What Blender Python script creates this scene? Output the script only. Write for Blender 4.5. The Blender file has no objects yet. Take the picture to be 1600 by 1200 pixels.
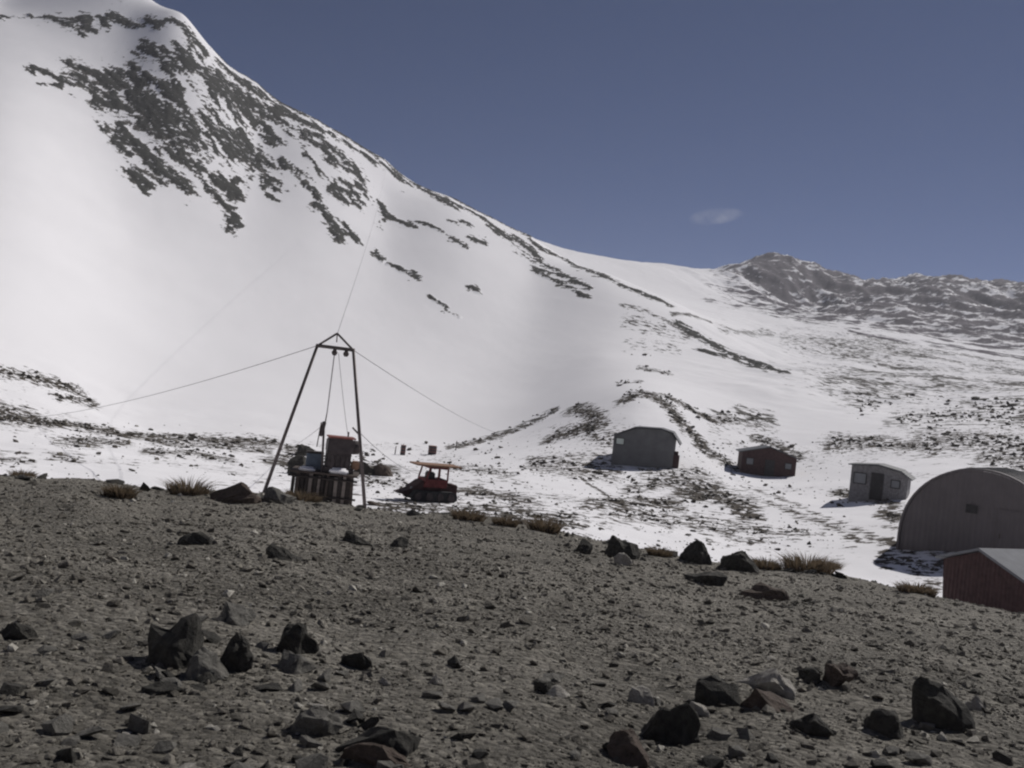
import bpy, bmesh, math, random
import numpy as np
from mathutils import Vector, Matrix, noise as mnoise

R = math.radians
rng = np.random.default_rng(7)
random.seed(7)
scene = bpy.context.scene
col = scene.collection

# ------------------------------------------------------------------ camera
F_PX = 1443.0                      # focal length in pixels of a 1600 px wide frame
ROLL, PITCH = R(6.5), R(0.8)
_R0 = Vector((1, 0, 0)); _U0 = Vector((0, -math.sin(PITCH), math.cos(PITCH))); _F0 = Vector((0, math.cos(PITCH), math.sin(PITCH)))
CR = _R0 * math.cos(ROLL) + _U0 * math.sin(ROLL)
CU = -_R0 * math.sin(ROLL) + _U0 * math.cos(ROLL)
cam_data = bpy.data.cameras.new('camera')
cam_data.sensor_width = 36.0
cam_data.lens = 36.0 * F_PX / 1600.0
cam_data.clip_start = 0.05
cam_data.clip_end = 9000
cam = bpy.data.objects.new('camera', cam_data)
col.objects.link(cam)
m = Matrix.Identity(4)
for i in range(3):
    m[i][0] = CR[i]; m[i][1] = CU[i]; m[i][2] = -_F0[i]
cam.matrix_world = m
scene.camera = cam

# ------------------------------------------------------------------ sky and sun
SUN_ELEV, SUN_AZ = R(42), R(46)     # azimuth clockwise from +Y
world = bpy.data.worlds.new('World')
scene.world = world
world.use_nodes = True
wn = world.node_tree
wn.nodes.clear()
w_out = wn.nodes.new('ShaderNodeOutputWorld')
w_bg = wn.nodes.new('ShaderNodeBackground')
w_sky = wn.nodes.new('ShaderNodeTexSky')
w_sky.sky_type = 'NISHITA'
w_sky.sun_disc = False
w_sky.sun_elevation = SUN_ELEV
w_sky.sun_rotation = SUN_AZ
w_sky.altitude = 4200
w_sky.air_density = 0.55
w_sky.dust_density = 0.5
w_sky.ozone_density = 10.0
w_bg.inputs['Strength'].default_value = 0.05
def _wdir(px, py):
    return (CR * ((px - 800) / F_PX) + CU * ((600 - py) / F_PX) + _F0).normalized()
_c = _wdir(1118, 338); _e1 = (_wdir(1160, 334) - _c).normalized(); _e2 = _c.cross(_e1).normalized()
_g = wn.nodes.new('ShaderNodeTexCoord')
def _wdot(v):
    n = wn.nodes.new('ShaderNodeVectorMath'); n.operation = 'DOT_PRODUCT'; wn.links.new(_g.outputs['Generated'], n.inputs[0]); n.inputs[1].default_value = v; return n.outputs['Value']
def _wm(op, a, b=None, clamp=False):
    n = wn.nodes.new('ShaderNodeMath'); n.operation = op; n.use_clamp = clamp
    for i, v in enumerate((a, b)):
        if v is None: continue
        if isinstance(v, (int, float)): n.inputs[i].default_value = v
        else: wn.links.new(v, n.inputs[i])
    return n.outputs[0]
_a = _wm('POWER', _wm('DIVIDE', _wm('SUBTRACT', _wdot(_e1), _c.dot(_e1)), 0.030), 2); _b = _wm('POWER', _wm('DIVIDE', _wm('SUBTRACT', _wdot(_e2), _c.dot(_e2)), 0.009), 2)
_nz = wn.nodes.new('ShaderNodeTexNoise'); _nz.inputs['Scale'].default_value = 60; _nz.inputs['Detail'].default_value = 6; wn.links.new(_g.outputs['Generated'], _nz.inputs['Vector'])
_m = _wm('MULTIPLY', _wm('SUBTRACT', 1.0, _wm('ADD', _a, _b), True), _wm('MULTIPLY', _wm('SUBTRACT', _nz.outputs[0], 0.3, True), 1.1))
_m = _wm('MULTIPLY', _m, _wm('GREATER_THAN', _wdot(_c), 0.9))
_mx = wn.nodes.new('ShaderNodeMix'); _mx.data_type = 'RGBA'; wn.links.new(_m, _mx.inputs[0]); wn.links.new(w_sky.outputs[0], _mx.inputs[6]); _mx.inputs[7].default_value = (9, 9, 10, 1)
wn.links.new(_mx.outputs[2], w_bg.inputs[0])
wn.links.new(w_bg.outputs[0], w_out.inputs[0])

sun_data = bpy.data.lights.new('sun', 'SUN')
sun_data.energy = 4.0
sun_data.angle = R(0.5)
sun_data.color = (1.0, 0.965, 0.92)
sun = bpy.data.objects.new('sun', sun_data)
col.objects.link(sun)
sdir = Vector((math.sin(SUN_AZ) * math.cos(SUN_ELEV), math.cos(SUN_AZ) * math.cos(SUN_ELEV), math.sin(SUN_ELEV)))
sun.rotation_euler = (-sdir).to_track_quat('-Z', 'Y').to_euler()

vs = scene.view_settings
vs.view_transform = 'Standard'
vs.look = 'None'
vs.exposure = 0.0
vs.gamma = 1.0
vs.use_curve_mapping = False
scene.cycles.filter_width = 2.2
scene.cycles.max_bounces = 5
scene.cycles.diffuse_bounces = 3

# ------------------------------------------------------------------ pixel <-> world helpers
def ray(px, py):
    u = (px - 800.0) / F_PX; v = (600.0 - py) / F_PX
    return CR * u + CU * v + _F0
def at(px, py, d):
    """point on the line of sight at horizontal distance d"""
    r = ray(px, py)
    return r * (d / math.hypot(r.x, r.y))
def px_m(d):
    return d / F_PX                # metres per photograph pixel at distance d

# ------------------------------------------------------------------ noise in numpy
_perm = np.random.default_rng(11).permutation(512)
_perm = np.concatenate([_perm, _perm])
_ang = np.random.default_rng(12).uniform(0, 2 * np.pi, 512)
_gx, _gy = np.cos(_ang), np.sin(_ang)
def perlin(x, y, seed=0):
    x = np.asarray(x, float) + seed * 17.31; y = np.asarray(y, float) - seed * 9.77
    xi = np.floor(x).astype(np.int64); yi = np.floor(y).astype(np.int64)
    xf = x - xi; yf = y - yi
    u = xf * xf * xf * (xf * (xf * 6 - 15) + 10); v = yf * yf * yf * (yf * (yf * 6 - 15) + 10)
    def g(ix, iy, fx, fy):
        h = _perm[(_perm[ix & 511] + iy) & 511]
        return _gx[h] * fx + _gy[h] * fy
    a = g(xi, yi, xf, yf); b = g(xi + 1, yi, xf - 1, yf)
    c = g(xi, yi + 1, xf, yf - 1); d = g(xi + 1, yi + 1, xf - 1, yf - 1)
    return 1.5 * ((a * (1 - u) + b * u) * (1 - v) + (c * (1 - u) + d * u) * v)
def fbm(x, y, oct=4, seed=0, gain=0.5):
    s = 0; a = 1.0; f = 1.0
    for o in range(oct):
        s = s + a * perlin(x * f, y * f, seed + o * 3); a *= gain; f *= 2.03
    return s
def ridged(x, y, oct=4, seed=0):
    s = 0; a = 1.0; f = 1.0
    for o in range(oct):
        s = s + a * (1 - 2 * np.abs(perlin(x * f, y * f, seed + o * 5))); a *= 0.5; f *= 2.07
    return s
def sstep(a, b, x):
    t = np.clip((x - a) / (b - a), 0, 1)
    return t * t * (3 - 2 * t)

# ------------------------------------------------------------------ the lie of the land
# control points (pixel x, pixel y, horizontal distance in metres)
CTRL = [
 # ground just behind the lip of the gravel slope
 (-250, 735, 36), (0, 757, 36), (200, 768, 36), (420, 783, 36), (570, 803, 36), (700, 815, 36), (850, 835, 36), (1000, 862, 36),
 (1150, 887, 36), (1300, 908, 36), (1450, 926, 36), (1600, 962, 34), (1850, 990, 34),
 # camp bench and snowfield
 (-250, 690, 55), (0, 702, 55), (200, 714, 58), (420, 735, 60), (600, 748, 58), (665, 783, 45), (800, 790, 46), (800, 735, 70), (930, 800, 46), (930, 735, 74),
 (1005, 724, 80), (1090, 735, 78), (1195, 741, 85), (1120, 830, 46), (1250, 790, 60), (1375, 779, 62), (1500, 843, 45), (1400, 850, 44), (1620, 850, 46), (1600, 760, 70),
 # bank at the foot of the big slope
 (-250, 620, 78), (0, 652, 78), (200, 680, 86), (420, 692, 95), (600, 701, 103), (700, 698, 108), (800, 676, 116), (870, 642, 124), (920, 640, 112), (1000, 618, 112), (1100, 690, 98),
 # big snow slope
 (-250, 455, 120), (-250, 250, 190), (-250, 80, 280), (-250, -60, 360), (-250, -140, 430),
 (0, 585, 104), (0, 470, 132), (0, 300, 180), (0, 165, 235), (0, 80, 290), (0, 28, 335), (0, 8, 375), (0, -45, 440), (0, 60, 700), (0, 300, 1500),
 (200, 630, 112), (200, 520, 145), (200, 370, 195), (200, 220, 250), (200, 110, 295), (200, 30, 337), (200, -22, 385), (200, -10, 430), (200, 120, 700), (200, 330, 1500),
 (330, 74, 333), (330, 95, 362), (480, 178, 324), (480, 198, 354), (540, 214, 322), (700, 306, 316), (700, 322, 346), (765, 339, 313), (765, 354, 343),
 (285, 20, 340), (285, 45, 375), (285, 130, 520),
 (400, 620, 128), (400, 470, 185), (400, 310, 245), (400, 205, 290), (400, 128, 322), (400, 150, 352), (400, 240, 480), (400, 330, 800), (400, 400, 1500),
 (600, 640, 132), (600, 510, 190), (600, 380, 250), (600, 300, 290), (600, 248, 320), (600, 268, 350), (600, 330, 480), (600, 380, 800), (600, 430, 1500),
 (830, 610, 155), (830, 510, 215), (830, 430, 265), (830, 369, 310), (830, 384, 340), (830, 412, 470), (830, 371, 720), (760, 350, 720), (700, 400, 1000), (830, 420, 1000), (830, 480, 1800),
 (940, 560, 170), (940, 490, 225), (940, 424, 288), (940, 432, 320), (940, 440, 450), (940, 401, 720), (940, 440, 1000),
 (1050, 590, 150), (1050, 530, 210), (1050, 471, 265), (1050, 474, 300), (1050, 462, 480), (1050, 415, 800), (1050, 450, 1050), (1050, 520, 1800),
 (1230, 640, 135), (1230, 582, 190), (1230, 566, 240), (1230, 515, 400), (1200, 480, 560), (1130, 472, 520),
 (1400, 690, 105), (1400, 640, 150), (1400, 592, 230), (1400, 545, 380), (1350, 508, 520), (1500, 540, 480),
 (1600, 640, 150), (1600, 602, 260), (1600, 566, 430), (1850, 640, 150), (1850, 590, 400), (1850, 480, 900), (1850, 560, 1500),
 # far peaks
 (1110, 424, 860), (1140, 419, 930), (1190, 404, 960), (1240, 413, 960), (1310, 441, 960), (1420, 441, 960), (1510, 446, 960), (1600, 452, 960),
 (1190, 440, 1100), (1310, 480, 1150), (1500, 490, 1150), (1600, 500, 1200), (1200, 520, 1800), (1400, 540, 1800), (1600, 560, 1800), (1250, 470, 720), (1420, 480, 720), (1600, 500, 700),
]
KL = 0.30
def _ctrl():
    A = []; T = []
    for (px, py, d) in CTRL:
        p = at(px, py, d)
        A.append((math.atan2(p.x, p.y), KL * math.log(d))); T.append(p.z / d)
    return np.array(A), np.array(T)
_CA, _CT = _ctrl()
def _kern(r2):
    r2 = np.maximum(r2, 1e-12)
    return 0.5 * r2 * np.log(r2)
def _solve():
    n = len(_CA)
    D = ((_CA[:, None, :] - _CA[None, :, :]) ** 2).sum(2)
    K = _kern(D) + np.eye(n) * 6e-5
    P = np.hstack([np.ones((n, 1)), _CA])
    M = np.zeros((n + 3, n + 3)); M[:n, :n] = K; M[:n, n:] = P; M[n:, :n] = P.T
    return np.linalg.solve(M, np.concatenate([_CT, np.zeros(3)]))
_W = _solve()
def tps(az, l):
    out = np.empty(az.shape); flat = out.reshape(-1); a = az.reshape(-1); b = l.reshape(-1)
    n = len(_CA)
    for s in range(0, a.size, 60000):
        aa = a[s:s + 60000]; bb = b[s:s + 60000]
        r2 = (aa[:, None] - _CA[None, :, 0]) ** 2 + (bb[:, None] - _CA[None, :, 1]) ** 2
        flat[s:s + 60000] = _kern(r2) @ _W[:n] + _W[n] + _W[n + 1] * aa + _W[n + 2] * bb
    return out
# lip of the foreground slope: azimuth -> (distance, tan of depression)
_LIP = [(-250, 725, 25), (0, 741, 26), (120, 747, 26), (250, 768, 26), (420, 775, 27), (570, 796, 27), (700, 805, 26.5), (830, 822, 26), (960, 850, 25), (1100, 878, 24.5),
        (1250, 893, 24.5), (1340, 908, 24.5), (1440, 926, 24), (1600, 962, 23), (1850, 1000, 22)]
_la, _ld, _lt = [], [], []
for (px, py, d) in _LIP:
    p = at(px, py, d); _la.append(math.atan2(p.x, p.y)); _ld.append(d); _lt.append(p.z / d)
EYE = 1.65
def lip(az):
    return np.interp(az, _la, _ld), np.interp(az, _la, _lt)
def height(x, y, relief=True):
    x = np.asarray(x, float); y = np.asarray(y, float)
    d = np.maximum(np.hypot(x, y), 0.01)
    az = np.clip(np.arctan2(x, y), -0.64, 0.64)
    dl, tl = lip(az)
    zt = tps(az, KL * np.log(np.clip(d, 33.5, 2600))) * np.clip(d, 33.5, 2600)
    zf = -EYE + (tl * dl + EYE) * np.minimum(d, dl + 9) / dl
    if relief:
        zf = zf + sstep(2, 9, d) * (0.10 * fbm(x / 4.3, y / 4.3, 4, 1) + 0.035 * fbm(x / 0.9, y / 0.9, 3, 2))
        near = sstep(30, 50, d)
        zt = zt + (0.12 * (1 - sstep(90, 140, d))) * fbm(x / 9, y / 9, 4, 5)
        zt = zt + near * sstep(100, 180, d) * (1 - sstep(420, 600, d)) * (0.25 * fbm(x / 60, y / 60, 3, 9) + 0.03 * fbm((x + y * .3) / 5, (y - x * .3) / 9, 3, 10) + sstep(0.1, 0.3, az) * 0.9 * fbm(x / 22, y / 22, 4, 15))
        zt = zt + sstep(420, 800, d) * ((9 * (ridged((x + .15 * y) / 75, (y - .15 * x) / 260, 5, 21) - 0.9) + 2.2 * ridged(x / 24, y / 95, 4, 25)) * (0.12 + 0.88 * sstep(0.15, 0.3, az)))
    w = sstep(0.3, 7.5, d - dl)
    return zf * (1 - w) + zt * w
_LA = np.radians(np.linspace(-36, 36, 900)); _LD = np.linspace(math.log(0.8), math.log(1600), 1500)
_ga, _gd = np.meshgrid(_LA, np.exp(_LD))
_LZ = height(np.sin(_ga) * _gd, np.cos(_ga) * _gd)
def height_fast(x, y):
    x = np.asarray(x, float); y = np.asarray(y, float)
    fa = np.clip((np.arctan2(x, y) - _LA[0]) / (_LA[1] - _LA[0]), 0, len(_LA) - 1.001); fd = np.clip((np.log(np.hypot(x, y)) - _LD[0]) / (_LD[1] - _LD[0]), 0, len(_LD) - 1.001)
    i = fd.astype(int); j = fa.astype(int); u = fd - i; v = fa - j
    return (_LZ[i, j] * (1 - u) + _LZ[i + 1, j] * u) * (1 - v) + (_LZ[i, j + 1] * (1 - u) + _LZ[i + 1, j + 1] * u) * v
def ground(x, y):
    return float(height_fast(np.array([x]), np.array([y]))[0])
_DS = np.exp(np.linspace(math.log(2.2), math.log(1500), 900))
def ground_hits(pix, dmin=2.2):
    """first place where each line of sight meets the land"""
    out = []
    for (px, py) in pix:
        r = ray(px, py); h = math.hypot(r.x, r.y)
        ds = _DS[_DS >= dmin]
        xs = r.x / h * ds; ys = r.y / h * ds; zs = r.z / h * ds
        g = height_fast(xs, ys) - zs
        k = np.argmax(g > 0)
        if g[k] <= 0:
            k = int(np.argmax(g))
        if k > 0 and g[k] > 0:
            t = -g[k - 1] / (g[k] - g[k - 1]); d = ds[k - 1] + t * (ds[k] - ds[k - 1])
        else:
            d = ds[k]
        x, y = r.x / h * d, r.y / h * d
        out.append(Vector((x, y, ground(x, y))))
    return out
def ground_hit(px, py, dmin=2.2):
    return ground_hits([(px, py)], dmin)[0]

# ------------------------------------------------------------------ materials
def new_mat(name, rough=0.8):
    mt = bpy.data.materials.new(name); mt.use_nodes = True
    nt = mt.node_tree; b = nt.nodes['Principled BSDF']
    b.inputs['Roughness'].default_value = rough
    b.inputs['Specular IOR Level'].default_value = 0.25
    return mt, nt, b
def noise_node(nt, scale, detail=6, rough=0.6, vec=None, dist=0.0):
    n = nt.nodes.new('ShaderNodeTexNoise'); n.inputs['Scale'].default_value = scale
    n.inputs['Detail'].default_value = detail; n.inputs['Roughness'].default_value = rough; n.inputs['Distortion'].default_value = dist
    if vec is not None: nt.links.new(vec, n.inputs['Vector'])
    return n
def ramp(nt, fac, stops):
    r = nt.nodes.new('ShaderNodeValToRGB'); e = r.color_ramp.elements
    while len(e) < len(stops): e.new(0.5)
    for i, (p, c) in enumerate(stops):
        e[i].position = p; e[i].color = (*c, 1)
    nt.links.new(fac, r.inputs['Fac']); return r
def math_node(nt, op, a, b=None, clamp=False):
    n = nt.nodes.new('ShaderNodeMath'); n.operation = op; n.use_clamp = clamp
    for i, v in enumerate((a, b)):
        if v is None: continue
        if isinstance(v, (int, float)): n.inputs[i].default_value = v
        else: nt.links.new(v, n.inputs[i])
    return n.outputs[0]
def mixc(nt, fac, a, b):
    n = nt.nodes.new('ShaderNodeMix'); n.data_type = 'RGBA'
    nt.links.new(fac, n.inputs[0])
    for sock, v in ((n.inputs[6], a), (n.inputs[7], b)):
        if isinstance(v, tuple): sock.default_value = (*v, 1)
        else: nt.links.new(v, sock)
    return n.outputs[2]
def bump(nt, b, h, strength, dist):
    n = nt.nodes.new('ShaderNodeBump'); n.inputs['Strength'].default_value = strength; n.inputs['Distance'].default_value = dist
    nt.links.new(h, n.inputs['Height']); nt.links.new(n.outputs[0], b.inputs['Normal'])

def geo_pos(nt):
    return nt.nodes.new('ShaderNodeNewGeometry').outputs['Position']

SNOW = (0.80, 0.79, 0.82)
def snow_ground(name, rock_a, rock_b, fine, big, amp=2.6, bmp=0.3):
    """snow with bare rubble where the vertex attribute 'rock' is high; fine noise breaks up the edge"""
    mt, nt, b = new_mat(name, 0.95)
    b.inputs['Specular IOR Level'].default_value = 0.05
    pos = geo_pos(nt)
    at_ = nt.nodes.new('ShaderNodeAttribute'); at_.attribute_name = 'rock'
    n1 = noise_node(nt, fine, 5, 0.65, pos); n2 = noise_node(nt, big, 4, 0.6, pos)
    s = math_node(nt, 'MULTIPLY', math_node(nt, 'SUBTRACT', n1.outputs[0], 0.5), amp)
    s = math_node(nt, 'ADD', s, math_node(nt, 'MULTIPLY', math_node(nt, 'SUBTRACT', n2.outputs[0], 0.5), 0.6))
    gate = math_node(nt, 'MULTIPLY', at_.outputs['Fac'], 6.0, clamp=True)
    f = math_node(nt, 'ADD', at_.outputs['Fac'], math_node(nt, 'MULTIPLY', s, gate))
    f = math_node(nt, 'MULTIPLY', math_node(nt, 'SUBTRACT', f, 0.5), 5.0)
    f = math_node(nt, 'ADD', f, 0.5, clamp=True)
    rk = ramp(nt, noise_node(nt, fine * 2.3, 6, 0.7, pos).outputs[0], [(0.3, rock_a), (0.7, rock_b)])
    sn = ramp(nt, noise_node(nt, big * 0.6, 5, 0.6, pos).outputs[0], [(0.3, (0.78, 0.77, 0.79)), (0.7, (0.83, 0.82, 0.84))])
    nt.links.new(mixc(nt, f, sn.outputs[0], rk.outputs[0]), b.inputs['Base Color'])
    h = math_node(nt, 'ADD', math_node(nt, 'MULTIPLY', n2.outputs[0], 0.12), math_node(nt, 'MULTIPLY', f, n1.outputs[0]))
    bump(nt, b, h, bmp, 0.25 / max(fine, 0.2))
    return mt
MAT = {}
MAT['snowfield'] = snow_ground('snow_with_rubble', (0.035, 0.03, 0.025), (0.115, 0.10, 0.085), 1.5, 0.25)
MAT['slope'] = snow_ground('slope_snow', (0.05, 0.05, 0.045), (0.14, 0.13, 0.12), 0.55, 0.07)
MAT['mountain'] = snow_ground('mountain_snow', (0.055, 0.049, 0.058), (0.135, 0.122, 0.138), 0.10, 0.02)

def rubble(name, lo, mid, hi, scale, strength=0.6, dist=0.05):
    mt, nt, b = new_mat(name, 0.9)
    pos = geo_pos(nt)
    n1 = noise_node(nt, scale, 8, 0.72, pos); n2 = noise_node(nt, scale * 0.05, 5, 0.6, pos)
    vor = nt.nodes.new('ShaderNodeTexVoronoi'); vor.inputs['Scale'].default_value = scale * 1.6; nt.links.new(pos, vor.inputs['Vector'])
    v2 = nt.nodes.new('ShaderNodeSeparateColor'); nt.links.new(vor.outputs['Color'], v2.inputs[0])
    s = math_node(nt, 'ADD', math_node(nt, 'MULTIPLY', n1.outputs[0], 0.5), math_node(nt, 'MULTIPLY', v2.outputs[0], 0.25))
    s = math_node(nt, 'ADD', s, math_node(nt, 'MULTIPLY', n2.outputs[0], 0.55))
    s = math_node(nt, 'SUBTRACT', s, 0.10)
    r = ramp(nt, s, [(0.33, lo), (0.55, mid), (0.82, hi)])
    nt.links.new(r.outputs[0], b.inputs['Base Color'])
    h = math_node(nt, 'SUBTRACT', n1.outputs[0], math_node(nt, 'MULTIPLY', vor.outputs['Distance'], 0.6))
    bump(nt, b, h, strength, dist)
    return mt
MAT['gravel'] = rubble('gravel', (0.062, 0.056, 0.046), (0.18, 0.166, 0.14), (0.35, 0.325, 0.28), 9.0, 1.0, 0.12)
MAT['outcrop'] = snow_ground('outcrop_rock', (0.042, 0.044, 0.042), (0.085, 0.083, 0.078), 0.55, 0.09, 2.6, 0.6)

def stone_mat(name, lo, hi, scale=14, attr=False):
    mt, nt, b = new_mat(name, 0.85)
    pos = geo_pos(nt)
    n1 = noise_node(nt, scale, 7, 0.7, pos)
    r = ramp(nt, n1.outputs[0], [(0.3, lo), (0.7, hi)])
    c = r.outputs[0]
    if attr:
        a = nt.nodes.new('ShaderNodeAttribute'); a.attribute_name = 'tint'
        rr = ramp(nt, a.outputs['Fac'], [(0.0, (0.04, 0.036, 0.029)), (0.5, (0.165, 0.15, 0.127)), (0.85, (0.30, 0.278, 0.238)), (1.0, (0.55, 0.52, 0.46))])
        mx = nt.nodes.new('ShaderNodeMix'); mx.data_type = 'RGBA'; mx.blend_type = 'MULTIPLY'; mx.inputs[0].default_value = 0.6
        nt.links.new(rr.outputs[0], mx.inputs[6]); nt.links.new(c, mx.inputs[7]); c = mx.outputs[2]
    nt.links.new(c, b.inputs['Base Color'])
    n3 = noise_node(nt, scale * 3.1, 6, 0.75, pos)
    bump(nt, b, math_node(nt, 'ADD', n1.outputs[0], math_node(nt, 'MULTIPLY', n3.outputs[0], 0.5)), 0.9, 0.8 / scale)
    return mt
MAT['stones'] = stone_mat('mixed_stones', (0.45, 0.44, 0.42), (1.0, 1.0, 1.0), 18, True)
MAT['stone_grey'] = stone_mat('grey_stone', (0.09, 0.085, 0.075), (0.20, 0.19, 0.17))
MAT['stone_dark'] = stone_mat('dark_stone', (0.018, 0.017, 0.015), (0.075, 0.070, 0.060))  # near-black; on the boulders this colour also carries their shaded sides
MAT['stone_pale'] = stone_mat('pale_stone', (0.24, 0.225, 0.20), (0.44, 0.41, 0.37))
MAT['stone_brown'] = stone_mat('brown_stone', (0.06, 0.045, 0.036), (0.125, 0.095, 0.078))
MAT['stone_field'] = stone_mat('field_rock', (0.04, 0.034, 0.028), (0.13, 0.112, 0.095), 3)

def plain(name, c, rough=0.7, metal=0.0, var=0.35, scale=6, spec=0.25, stripes=None):
    mt, nt, b = new_mat(name, rough)
    b.inputs['Metallic'].default_value = metal; b.inputs['Specular IOR Level'].default_value = spec
    tc = nt.nodes.new('ShaderNodeTexCoord')
    n1 = noise_node(nt, scale, 6, 0.65, tc.outputs['Object'])
    lo = tuple(x * (1 - var) for x in c); hi = tuple(min(1, x * (1 + var)) for x in c)
    r = ramp(nt, n1.outputs[0], [(0.3, lo), (0.7, hi)])
    nt.links.new(r.outputs[0], b.inputs['Base Color'])
    if stripes:
        w = nt.nodes.new('ShaderNodeTexWave'); w.bands_direction = 'X'; w.inputs['Scale'].default_value = stripes
        w.inputs['Distortion'].default_value = 0.4
        nt.links.new(tc.outputs['Object'], w.inputs['Vector'])
        bump(nt, b, w.outputs['Fac'], 0.5, 0.03)
    else:
        bump(nt, b, n1.outputs[0], 0.25, 0.02)
    return mt
MAT['tin'] = plain('grey_tin_cladding', (0.125, 0.127, 0.132), 0.7, 0.0, 0.2, 1.5, 0.3, stripes=2.2)
MAT['tin_dark'] = plain('dark_roof_sheet', (0.07, 0.073, 0.08), 0.6, 0.0, 0.3, 2, 0.3)
MAT['brown'] = plain('dark_brown_boards', (0.062, 0.036, 0.036), 0.8, stripes=2.6)
MAT['grey_wall'] = plain('grey_wall_boards', (0.19, 0.185, 0.192), 0.8, stripes=2.4)
MAT['dark'] = plain('dark_paint', (0.035, 0.033, 0.035), 0.6)
MAT['quonset'] = plain('galvanised_arch', (0.112, 0.100, 0.104), 0.8, 0.0, 0.12, 1.2, 0.25, stripes=1.4)
MAT['maroon'] = plain('maroon_wall', (0.055, 0.031, 0.031), 0.85, stripes=2.4)
MAT['pale_roof'] = plain('pale_roof_sheet', (0.16, 0.165, 0.18), 0.8, 0.0, 0.2, 1.5, 0.1)
MAT['steel'] = plain('brown_steel_pipe', (0.085, 0.07, 0.068), 0.55, 0.3, 0.3, 5)
MAT['wire'] = plain('steel_wire', (0.14, 0.13, 0.14), 0.5, 0.5, 0.2, 5)
MAT['wood'] = plain('weathered_timber', (0.062, 0.048, 0.042), 0.9, 0, 0.45, 5)
MAT['wood_grey'] = plain('grey_weathered_board', (0.17, 0.145, 0.13), 0.9, 0, 0.35, 5)
MAT['wood_dark'] = plain('dark_timber', (0.03, 0.024, 0.022), 0.9, 0, 0.45, 5)
MAT['wood_pale'] = plain('pale_plank', (0.22, 0.13, 0.085), 0.85, 0, 0.3, 5)
MAT['engine'] = plain('engine_iron', (0.055, 0.045, 0.046), 0.6, 0.2, 0.4, 5)
MAT['rust'] = plain('rusty_red_sheet', (0.22, 0.085, 0.07), 0.75, 0, 0.4, 5)
MAT['blue'] = plain('faded_blue_box', (0.075, 0.095, 0.125), 0.7, 0, 0.3, 5)
MAT['red'] = plain('faded_red_paint', (0.13, 0.034, 0.034), 0.8, 0, 0.35, 3, 0.2)
MAT['red_dark'] = plain('dirty_red_paint', (0.055, 0.028, 0.028), 0.8, 0, 0.4, 3)
MAT['rubber'] = plain('track_rubber', (0.03, 0.03, 0.032), 0.85, 0, 0.3, 8)
MAT['snow'] = plain('settled_snow', (0.82, 0.81, 0.83), 0.7, 0, 0.03, 3)
MAT['pane'] = plain('window_pane', (0.13, 0.14, 0.16), 0.3, 0, 0.1, 2, 0.6)
MAT['pane_pale'] = plain('pale_window_pane', (0.55, 0.62, 0.58), 0.2, 0, 0.1, 2, 0.6)
def grass_mat(name, lo, hi):
    mt, nt, b = new_mat(name, 0.9)
    n1 = noise_node(nt, 9, 4, 0.6, geo_pos(nt))
    r = ramp(nt, n1.outputs[0], [(0.3, lo), (0.7, hi)]); nt.links.new(r.outputs[0], b.inputs['Base Color'])
    tr = nt.nodes.new('ShaderNodeBsdfTranslucent'); nt.links.new(r.outputs[0], tr.inputs['Color'])
    ms = nt.nodes.new('ShaderNodeMixShader'); ms.inputs[0].default_value = 0.45
    nt.links.new(b.outputs[0], ms.inputs[1]); nt.links.new(tr.outputs[0], ms.inputs[2]); nt.links.new(ms.outputs[0], nt.nodes['Material Output'].inputs['Surface'])
    return mt
MAT['tussock'] = grass_mat('dry_tussock', (0.085, 0.068, 0.045), (0.17, 0.125, 0.085))

# ------------------------------------------------------------------ object helpers
def tag(o, label=None, cat=None, group=None, kind=None):
    if label: o['label'] = label
    if cat: o['category'] = cat
    if group: o['group'] = group
    if kind: o['kind'] = kind
    return o
def link(name, mesh, mat=None, parent=None):
    if mat is not None and len(mesh.materials) == 0: mesh.materials.append(MAT[mat] if isinstance(mat, str) else mat)
    o = bpy.data.objects.new(name, mesh); col.objects.link(o)
    if parent is not None: o.parent = parent
    return o
def empty(name, loc, rz=0.0):
    o = bpy.data.objects.new(name, None); col.objects.link(o)
    o.location = loc; o.rotation_euler = (0, 0, rz); o.empty_display_size = 0.3
    return o
def mesh_np(name, V, F, smooth=True, attrs=None):
    me = bpy.data.meshes.new(name)
    V = np.ascontiguousarray(V, np.float32); F = np.ascontiguousarray(F, np.int32); n, k = F.shape
    me.vertices.add(len(V)); me.vertices.foreach_set('co', V.ravel())
    me.loops.add(n * k); me.loops.foreach_set('vertex_index', F.ravel())
    me.polygons.add(n); me.polygons.foreach_set('loop_start', np.arange(n, dtype=np.int32) * k)
    me.polygons.foreach_set('loop_total', np.full(n, k, np.int32))
    me.polygons.foreach_set('use_smooth', np.full(n, smooth))
    for an, av in (attrs or {}).items():
        a = me.attributes.new(an, 'FLOAT', 'POINT'); a.data.foreach_set('value', np.ascontiguousarray(av, np.float32))
    me.update(calc_edges=True)
    return me
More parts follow.
